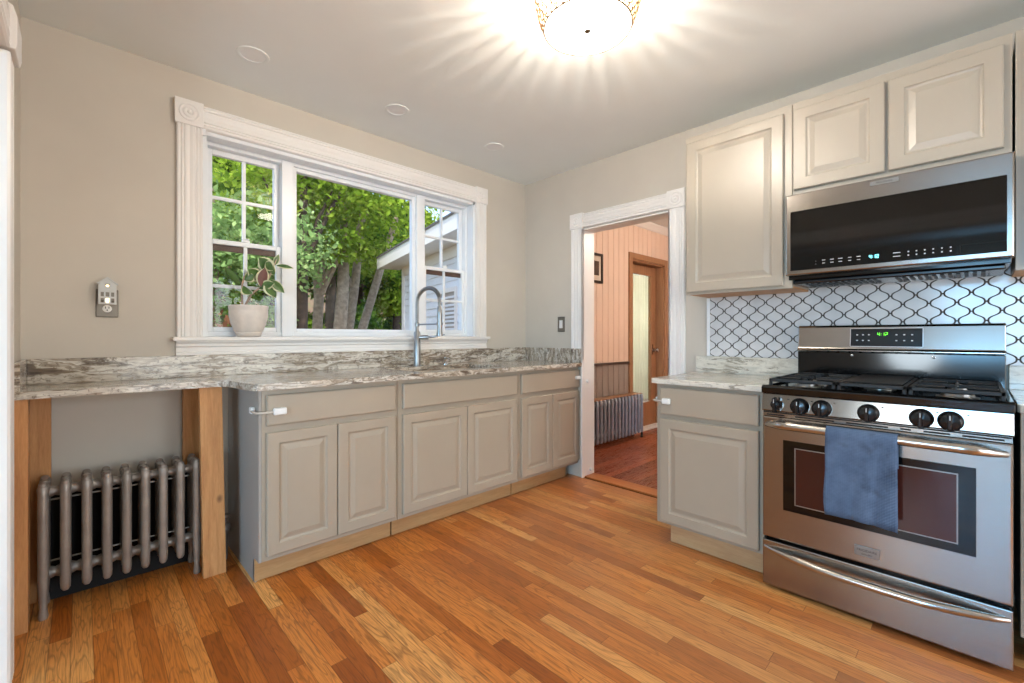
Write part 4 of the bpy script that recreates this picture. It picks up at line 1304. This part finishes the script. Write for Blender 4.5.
b = MB(); b.lathe([(0.018, -0.0225), (0.018, -0.040), (0.014, -0.045)], (LX, LY, H), 'z', 16)
obj('socket', b, 'vinyl_white', cl, smooth=40)
bl = lamp('bulb_light', 'POINT', (LX, LY, H - 0.082), BULB, WARM, shadow_soft_size=0.018)

ll = lamp('side_fill', 'POINT', (-4.5, -2.3, 0.95), SIDE_FILL, (0.78, 0.91, 1.0), shadow_soft_size=0.25)  # unseen fill light without a fixture, added to brighten the kitchen
wl = lamp('curtain_backlight', 'POINT', (2.3, 1.0, 1.5), 45.0, (1.0, 0.95, 0.86), shadow_soft_size=0.2)  # added inside the wing to light the hall door curtain from behind
hl = lamp('hall_lamp', 'POINT', (1.55, -1.75, 2.28), HALL, (1.0, 0.86, 0.74), shadow_soft_size=0.08)

# ================================================================== PLANT ON THE SILL
pl = thing('potted_plant', (-2.222, -0.004, 1.1305), 'variegated rubber plant in a cream ribbed pot on the window sill', 'plant')
px, py, pz = -2.222, -0.004, 1.1305
b = MB()
b.lathe([(0.050, 0.0), (0.058, 0.003), (0.067, 0.020), (0.064, 0.024), (0.072, 0.034), (0.086, 0.070), (0.095, 0.110), (0.0965, 0.140), (0.095, 0.150), (0.098, 0.156), (0.098, 0.172), (0.093, 0.174), (0.089, 0.168), (0.088, 0.15)], (px, py, pz), 'z', 40)
obj('pot', b, 'ceramic', pl, smooth=40)
b = MB(); b.lathe([(0.086, 0.148), (0.087, 0.152), (0.05, 0.158), (0.001, 0.16)], (px, py, pz), 'z', 24)
obj('soil', b, 'soil', pl, smooth=60)
def pp(u, v, dy=0.0):
    return Vector((px + (u - 249) * 0.00515, py + dy, 1.1305 + (336.3 - v) * 0.0056))
b = MB()
b.tube([pp(243, 309), pp(242.5, 295), pp(243, 284), pp(244, 276, -0.02)], [0.006, 0.0055, 0.005, 0.003], 8)
b.tube([pp(245, 308, 0.01), pp(251, 294, 0), pp(260, 286, -0.02), pp(268, 276, -0.02), pp(274, 262, -0.01), pp(277, 256)], [0.0065, 0.006, 0.0055, 0.005, 0.004, 0.002], 8)
obj('stem', b, 'plant_stem', pl, smooth=60)
b = MB()
def leaf(p0, p1, w, droop, roll, mats=(0, 1)):
    """folded leaf with a pale margin between two points"""
    a, c = Vector(p0), Vector(p1)
    ax = c - a
    side = ax.cross(Vector((0.25, -1, 0.1))).normalized()
    nrm = side.cross(ax).normalized()
    side = (side * cos(roll) + nrm * sin(roll)).normalized()
    nrm = ax.cross(side).normalized()
    n = 10; cols = (-1, -0.72, 0, 0.72, 1)
    vs = []
    for i in range(n + 1):
        u = i / n
        ww = 1.22 * w * (sin(pi * min(1, u * 1.02 + 0.02)) ** 0.75)
        q = a + ax * u - Vector((0, 0, 1)) * droop * (u * u) + Vector((0, 0, 1)) * droop * u
        for cc in cols:
            vs.append(q + side * (ww * cc) + nrm * (abs(cc) * ww * 0.28))
    o = 0
    base = len(b.v)
    b.v += [tuple(v) for v in vs]
    for i in range(n):
        for k in range(4):
            q = base + i * 5 + k
            b.f.append((q, q + 1, q + 6, q + 5))
            b.m.append(mats[1] if k in (0, 3) else mats[0])
leaf(pp(241, 285), pp(225, 269, -0.03), 0.016, 0.01, 0.5, (0, 0))
leaf(pp(243, 286, -0.02), pp(250, 294, -0.05), 0.030, -0.03, 0.3)
leaf(pp(244, 280, -0.02), pp(252, 276, -0.05), 0.026, 0.02, 0.2)
leaf(pp(262, 281, -0.02), pp(246, 270, -0.05), 0.030, 0.03, 0.3)
leaf(pp(274, 272, -0.02), pp(257, 257, -0.04), 0.038, 0.02, 0.2)
leaf(pp(272, 268, -0.03), pp(262, 262, -0.07), 0.026, 0.02, 0.1)
leaf(pp(277, 262), pp(294, 264, -0.02), 0.018, 0.03, 0.6)
leaf(pp(260, 286, -0.03), pp(262, 267, -0.06), 0.030, 0.0, 0.1, (2, 1))
leaf(pp(266, 280, -0.03), pp(273, 297, -0.06), 0.036, 0.0, 0.2)
leaf(pp(270, 278, -0.02), pp(283, 291, -0.04), 0.028, 0.02, 0.1)
leaf(pp(275, 262), pp(280, 250, 0.01), 0.014, 0.0, 0.2)
leaf(pp(258, 288, -0.02), pp(270, 282, -0.08), 0.022, 0.02, 0.2)
o = obj('foliage', b, ['leaf_green', 'leaf_cream', 'leaf_under'], pl, smooth=180, recalc=False)
sm = o.modifiers.new('thick', 'SOLIDIFY'); sm.thickness = 0.0012

# ================================================================== HALL
HYW = -0.07
b = MB()
HD0, HD1, HDZ = 1.68, 2.45, 2.03                       # hall door opening
def boards(x0, x1, z0, z1):
    x = x0
    while x < x1 - 1e-6:
        xe = min(x + 0.105, x1)
        b.prism([(x + 0.0025, HYW, z0), (x + 0.006, HYW - 0.006, z0), (xe - 0.006, HYW - 0.006, z0), (xe - 0.0025, HYW, z0)], (0, 0, z1 - z0))
        x = xe
b.box(0.14, HD0, HYW, 0.0, 0.84, H); b.box(HD1, 3.6, HYW, 0.0, 0.84, H); b.box(HD0, HD1, HYW, 0.0, HDZ, H)
boards(0.15, HD0 - 0.07, 0.85, H); boards(HD1 + 0.07, 3.5, 0.85, H); boards(HD0 - 0.07, HD1 + 0.07, HDZ + 0.06, H)
struct('wall_hall', b, 'hall_pink')
b = MB()
b.box(0.14, HD0, HYW, 0.0, 0, 0.84); b.box(HD1, 3.6, HYW, 0.0, 0, 0.84)
boards(0.15, HD0 - 0.07, 0.0, 0.825); boards(HD1 + 0.07, 3.5, 0.0, 0.825)
struct('wall_wainscot', b, 'hall_grey')
b = MB(); b.box(0.15, HD0 - 0.075, HYW - 0.022, HYW, 0.826, 0.848); b.box(HD1 + 0.08, 3.5, HYW - 0.022, HYW, 0.826, 0.848)
struct('trim_3', b, 'hall_rail')
b = MB(); b.prism([(0.14, HYW - 0.006, 2.42), (0.14, HYW - 0.02, 2.43), (0.14, HYW - 0.06, 2.485), (0.14, HYW - 0.06, 2.5), (0.14, HYW, 2.5), (0.14, HYW, 2.42)], (3.46, 0, 0))
struct('trim_4', b, 'trim_white')
struct('wall_hall_end', MB().box(3.6, 3.72, -3.2, 0.18, 0, H), 'hall_pink')
struct('wall_hall_back', MB().box(0.14, 3.6, -3.32, -3.2, 0, H), 'hall_pink')
d1 = sroot('door_1', (2.065, HYW, 0))
b = MB()
b.box(HD0 - 0.07, HD0, HYW - 0.022, HYW, 0, HDZ + 0.07); b.box(HD1, HD1 + 0.07, HYW - 0.022, HYW, 0, HDZ + 0.07); b.box(HD0, HD1, HYW - 0.0215, HYW, HDZ, HDZ + 0.07)
obj('casing', b, 'door_wood', d1, bevel=0.003)
b = MB()
b.box(HD0 - 0.001, HD0 + 0.018, HYW, 0.09, 0, HDZ); b.box(HD1 - 0.018, HD1 + 0.001, HYW, 0.09, 0, HDZ); b.box(HD0, HD1, HYW, 0.09, HDZ - 0.018, HDZ + 0.001)
obj('jamb', b, 'door_wood', d1)
lf = obj('door_leaf', sash(HD0 + 0.02, HD1 - 0.02, 0.012, HDZ - 0.02, 0.03, 0.072, 0.115, 0.30), 'door_wood', d1, bevel=0.004)
obj('pane', MB().box(HD0 + 0.13, HD1 - 0.13, 0.049, 0.053, 0.30, HDZ - 0.13), 'door_glass', lf)
b = MB(); b.lathe([(0.026, 0.0), (0.026, -0.006), (0.010, -0.010), (0.010, -0.035), (0.026, -0.045), (0.030, -0.058), (0.024, -0.070), (0.004, -0.074)], (HD1 - 0.075, 0.03, 0.955), 'y', 18)
obj('knob', b, 'chrome', lf, smooth=40)
b = MB(); b.box(HD1 - 0.105, HD1 - 0.125 + 0.035, 0.0285, 0.0302, 0.90, 1.03)
obj('latch_plate', b, 'black_plastic', lf)
obj('sill', MB().box(HD0, HD1, HYW - 0.02, 0.03, 0, 0.02), 'trim_white', d1, bevel=0.004)
# sheer curtain on the far side of the glass
b = MB()
vs, fs = [], []
n = 60
for j, z in enumerate((0.33, 1.0, 1.9)):
    for i in range(n + 1):
        u = i / n
        vs.append((HD0 + 0.09 + u * (HD1 - HD0 - 0.18), 0.092 + 0.009 * sin(u * 60) + 0.004 * sin(u * 23 + j), z))
for j in range(2):
    for i in range(n):
        a = j * (n + 1) + i
        fs.append((a, a + 1, a + n + 2, a + n + 1))
b.add(vs, fs)
cu = obj('curtain', b, 'curtain_cloth', smooth=180, recalc=False)
tag(cu, 'pale gathered curtain behind the glass of the hall door', 'curtain')
pf = thing('picture_frame', (0.97, HYW, 1.86), 'small dark framed print on the pink boards, cut off by the doorway jamb', 'picture')
b = MB()
for x0, x1, z0, z1 in ((0.80, 0.825, 1.69, 2.0), (1.055, 1.08, 1.69, 2.0), (0.825, 1.055, 1.69, 1.715), (0.825, 1.055, 1.975, 2.0)):
    b.box(x0, x1, HYW - 0.026, HYW - 0.0065, z0, z1)
obj('frame', b, 'black_frame', pf)
obj('print', MB().box(0.825, 1.055, HYW - 0.014, HYW - 0.0065, 1.715, 1.975), 'picture_print', pf)
b = MB(); b.box(0.90, 1.02, HYW - 0.0148, HYW - 0.0141, 1.77, 1.92)
obj('image', b, 'bark_dark', pf)

# ================================================================== OUTSIDE
GZ = -0.75
struct('ground', MB().box(-40, 40, -40, 45, GZ - 0.1, GZ), 'forest_floor')

# wing of white lap siding that runs away from the house, its eave overhanging the far corner
WA = radians(13.0)
WP = Vector((1.26, 4.27, 0))                     # far corner of the wing
wax = Vector((-sin(WA), -cos(WA), 0))            # along the wall, back towards the kitchen
wnx = Vector((-cos(WA), sin(WA), 0))             # out of the wall
hs = thing('house', (WP.x, WP.y, GZ), 'white sided wing of a house with an overhanging eave outside the right sash', 'building')
class WB(MB):
    """mesh built in the wing's own axes: s along the wall from its far corner, n out of it, z up"""
    def add(s, vs, fs):
        return MB.add(s, [tuple(WP + wax * p[0] + wnx * p[1] + Vector((0, 0, p[2]))) for p in vs], fs)
WL = 3.95
b = WB()
z = GZ
while z < 2.2:
    b.prism([(0, -0.05, z), (0, 0.020, z), (0, 0.004, z + 0.115), (0, -0.05, z + 0.115)], (WL, 0, 0))
    z += 0.115
obj('wall', b, 'siding_white', hs)
obj('end_wall', WB().box(0, 0.05, -4.0, -0.05, GZ, 2.36), 'siding_white', hs)
obj('corner_board', WB().box(-0.02, 0.11, -0.02, 0.035, GZ, 2.35), 'trim_white', hs, bevel=0.004)
obj('frieze_board', WB().box(0.0, WL, 0.0, 0.03, 2.20, 2.36), 'trim_white', hs, bevel=0.004)
obj('soffit', WB().box(-0.34, WL, -0.02, 0.36, 2.36, 2.38), 'trim_white', hs)
obj('fascia', WB().box(-0.36, WL, 0.36, 0.385, 2.35, 2.56), 'trim_white', hs, bevel=0.004)
b = WB(); b.prism([(-0.37, 0.40, 2.54), (-0.37, -2.0, 3.4), (-0.37, -2.0, 3.44), (-0.37, 0.40, 2.568)], (WL + 0.37, 0, 0)); b.prism([(-0.37, -2.0, 3.4), (-0.37, -4.4, 2.54), (-0.37, -4.4, 2.58), (-0.37, -2.0, 3.44)], (WL + 0.37, 0, 0))
obj('roof', b, 'shingle', hs)
b = WB(); b.prism([(-0.36, 0.385, 2.35), (-0.36, 0.385, 2.54), (-0.36, -2.0, 3.4), (-0.36, -2.0, 3.22)], (0.03, 0, 0))
obj('rake_board', b, 'trim_white', hs)
b = WB()
s0, s1, wz0, wz1 = 1.75, 2.38, 0.70, 1.80
for c in ((s0, s0 + 0.06, wz0, wz1), (s1 - 0.06, s1, wz0, wz1), (s0 + 0.06, s1 - 0.06, wz0, wz0 + 0.06), (s0 + 0.06, s1 - 0.06, wz1 - 0.06, wz1)):
    b.box(c[0], c[1], 0.0, 0.04, c[2], c[3])
wf = obj('window_frame', b, 'trim_white', hs)
obj('pane', WB().box(s0 + 0.06, s1 - 0.06, 0.022, 0.026, wz0 + 0.06, wz1 - 0.06), 'side_paint', wf)
b = WB()
for k in range(17):
    zz = wz0 + 0.075 + k * 0.055
    b.box(s0 + 0.065, s1 - 0.065, 0.027, 0.032, zz, zz + 0.03)
obj('blind', b, 'siding_white', wf)

hb = MB()
xs_ = [-40, -20, -8, 0, 10, 22, 40]
prof_ = [(13, GZ - 0.05), (17, GZ + 0.7), (22, GZ + 2.2), (30, GZ + 4.2), (44, GZ + 7.0)]
hb.add([(x, y + 1.2 * sin(x * 0.35), z + 0.35 * sin(x * 0.6 + y)) for y, z in prof_ for x in xs_],
       [(j * 7 + i, j * 7 + i + 1, j * 7 + i + 8, j * 7 + i + 7) for j in range(4) for i in range(6)])
struct('hillside', hb, 'forest_floor', smooth=180, recalc=False)

def leaves_mesh(name, centres, radii, n, size, mat, parent, rng):
    """many small leaf quads in clumps: one mesh"""
    k = rng.integers(0, len(centres), n)
    C = np.array(centres)[k]; R = np.array(radii)[k]
    d = rng.normal(size=(n, 3)); d /= np.linalg.norm(d, axis=1)[:, None]
    rad = rng.random(n) ** 0.42
    P = C + d * (R * rad[:, None])
    P -= np.array(org(parent))
    nn = rng.normal(size=(n, 3)) + np.array([0, -0.35, 0.75]); nn /= np.linalg.norm(nn, axis=1)[:, None]
    a = np.cross(nn, rng.normal(size=(n, 3))); a /= np.linalg.norm(a, axis=1)[:, None]
    c = np.cross(nn, a)
    sz = size * (0.6 + 0.8 * rng.random(n))[:, None]
    V = np.stack([P - a * sz, P - c * sz * 0.55 + nn * sz * 0.12, P + a * sz, P + c * sz * 0.55 + nn * sz * 0.12], 1).reshape(-1, 3)
    me = bpy.data.meshes.new(name)
    me.vertices.add(4 * n); me.loops.add(4 * n); me.polygons.add(n)
    me.vertices.foreach_set('co', V.ravel())
    me.loops.foreach_set('vertex_index', np.arange(4 * n))
    me.polygons.foreach_set('loop_start', np.arange(0, 4 * n, 4))
    me.update(calc_edges=True)
    me.materials.append(MATS[mat])
    o = bpy.data.objects.new(name, me)
    COL.objects.link(o); o.parent = parent
    return o

def tree(x, y, h, trunks, clumps, n, size, mat, bark, label, group, seed):
    """trunks: lists of (dx, dy, z, radius); clumps: (dx, dy, z, rx, ry, rz)"""
    rng = np.random.default_rng(seed)
    r = thing('tree', (x, y, GZ), label, 'tree', group)
    b = MB()
    for tk in trunks:
        pts = [(x + a, y + c, GZ + z) for a, c, z, _ in tk]
        b.tube(pts, [q for *_, q in tk], 10)
    for _ in range(8):
        cdx, cdy, cz, *_r = clumps[rng.integers(0, len(clumps))]
        tk = trunks[rng.integers(0, len(trunks))]
        a = tk[-2]
        b.tube([(x + a[0], y + a[1], GZ + a[2]), (x + (a[0] + cdx) / 2, y + (a[1] + cdy) / 2, GZ + (a[2] + cz) / 2 + 0.15), (x + cdx, y + cdy, GZ + cz)], [0.05, 0.035, 0.012], 6)
    obj('trunk', b, bark, r, smooth=60)
    leaves_mesh('foliage', [(x + c[0], y + c[1], GZ + c[2]) for c in clumps], [c[3:6] for c in clumps], n, size, mat, r, rng)
    return r

def crown(rng, cx, cz, R, k, flat=0.6):
    out = []
    for _ in range(k):
        a = rng.random() * 2 * pi; q = R * rng.random() ** 0.5
        out.append((cx + q * cos(a), q * sin(a) * 0.8, cz + (rng.random() - 0.5) * 2 * R * flat, 0.75 + 0.5 * rng.random(), 0.75 + 0.5 * rng.random(), 0.45 + 0.35 * rng.random()))
    return out
rg = np.random.default_rng(3)
# the many-stemmed maple in the picture window
stems = [[(-0.30, 0, 0, 0.13), (-0.28, 0, 1.2, 0.10), (-0.20, 0, 2.6, 0.09), (-0.3, 0, 4.6, 0.06)],
         [(0.0, -0.25, 0, 0.17), (0.02, -0.28, 1.2, 0.135), (0.14, -0.3, 2.7, 0.115), (0.2, -0.3, 4.6, 0.07)],
         [(0.28, 0.1, 0, 0.14), (0.32, 0.1, 1.3, 0.11), (0.55, 0.1, 2.8, 0.09), (0.8, 0.1, 5, 0.06)],
         [(0.45, 0.3, 0, 0.12), (0.62, 0.3, 1.4, 0.10), (1.05, 0.2, 2.9, 0.085), (1.6, 0.2, 4.6, 0.06)],
         [(-0.10, 0.35, 0, 0.10), (-0.12, 0.35, 1.5, 0.08), (-0.05, 0.3, 3.0, 0.07), (0.1, 0.3, 5, 0.04)]]
cr = crown(rg, -0.1, 4.9, 1.8, 20, 0.42)
cr += [(-0.9, -0.8, 3.6, 0.6, 0.5, 0.35), (-0.2, -0.9, 3.5, 0.6, 0.5, 0.3), (0.6, -0.8, 3.5, 0.6, 0.5, 0.3), (-1.5, -0.6, 3.7, 0.7, 0.5, 0.5), (1.3, 0.8, 3.6, 0.7, 0.5, 0.5)]
tree(0.62, 6.0, 6, stems, cr, 11000, 0.06, 'foliage_maple', 'bark', 'many-stemmed maple with pale brown trunks in the middle pane of the window', None, 11)
# dark trunk at the left edge of the picture pane
tree(-0.32, 4.8, 6, [[(0, 0, 0, 0.13), (0.0, 0, 1.5, 0.10), (0.03, 0, 3.0, 0.08), (0.05, 0, 4.6, 0.05)]],
     crown(rg, 0, 4.6, 1.0, 8, 0.4), 2600, 0.06, 'foliage_maple', 'bark_dark', 'slim dark trunked tree beside the left mullion of the window', None, 12)
# pale feathery tree behind the left sash
tree(-1.42, 5.2, 5, [[(0.1, 0.3, 0, 0.14), (0.1, 0.3, 1.6, 0.11), (0.0, 0.3, 3.2, 0.07), (0, 0.3, 4.2, 0.04)]],
     crown(rg, 0.0, 3.2, 1.2, 14, 0.5) + [(-0.5, -0.3, 2.3, 0.6, 0.5, 0.4), (0.5, -0.3, 2.2, 0.6, 0.5, 0.4)], 9000, 0.05, 'foliage_pale', 'bark', 'pale feathery tree filling the left sash of the window', None, 13)
# background woods
spots = [(-0.9, 10), (0.7, 10.6), (2.2, 10), (3.6, 11), (5.2, 11.6), (6.9, 12.2), (0.1, 13.6), (2.4, 14.2), (4.8, 15), (7.4, 15.6), (9.6, 16.5), (-1.4, 13)]
for i, (x, y) in enumerate(spots):
    h = 6 + 3 * rg.random()
    c = crown(rg, 0, h * 0.66, 1.6, 15, 1.0) + [((rg.random() - 0.5) * 2, (rg.random() - 0.5) * 1.6, 1.2 + rg.random() * 1.4, 0.6, 0.6, 0.6) for _ in range(4)]
    tk = [[(0, 0, 0, 0.20), (0.05, 0, h * 0.3, 0.15), (0.1, 0, h * 0.6, 0.10), (0.1, 0, h * 0.85, 0.05)]]
    if i % 2: tk.append([(0.5, 0.3, 0, 0.12), (0.6, 0.3, h * 0.35, 0.09), (0.8, 0.3, h * 0.7, 0.04)])
    tree(x, y, h, tk, c, 8500, 0.10, ('foliage_deep', 'foliage_maple', 'foliage_deep')[i % 3], 'bark_dark',
         'green tree of the dense woods behind the maple outside the window', 'trees of the woods outside the window', 40 + i)
# undergrowth
def shrub(x, y, w, h, n, mat, label, seed, size=0.06):
    rng = np.random.default_rng(seed)
    r = thing('shrub', (x, y, GZ), label, 'shrub', None)
    b = MB()
    for k in range(7):
        a = rng.random() * 2 * pi; q = w * 0.6 * rng.random()
        b.tube([(x, y, GZ), (x + q * 0.5 * cos(a), y + q * 0.5 * sin(a), GZ + h * 0.5), (x + q * cos(a), y + q * sin(a), GZ + h * 0.95)], [0.025, 0.016, 0.006], 6)
    obj('stem', b, 'bark', r, smooth=60)
    cs = [(x + (rng.random() - 0.5) * 1.4 * w, y + (rng.random() - 0.5) * w, GZ + h * (0.3 + 0.6 * rng.random())) for _ in range(9)]
    leaves_mesh('foliage', cs, [(w * 0.4, w * 0.4, h * 0.25)] * 9, n, size, mat, r, rng)
shrub(-1.86, 3.2, 0.35, 2.1, 500, 'foliage_rust', 'rusty red shrub at the bottom left corner of the window', 71, 0.05)
shrub(2.35, 7.6, 0.8, 1.9, 2200, 'foliage_deep', 'green shrub in the undergrowth to the right of the maple trunks', 72)
shrub(0.0, 7.4, 0.5, 2.2, 900, 'foliage_maple', 'light green shrub between the slim dark tree and the maple', 73)
shrub(-0.95, 6.9, 0.9, 1.6, 1600, 'foliage_deep', 'dark green shrub below the pale feathery tree', 74)
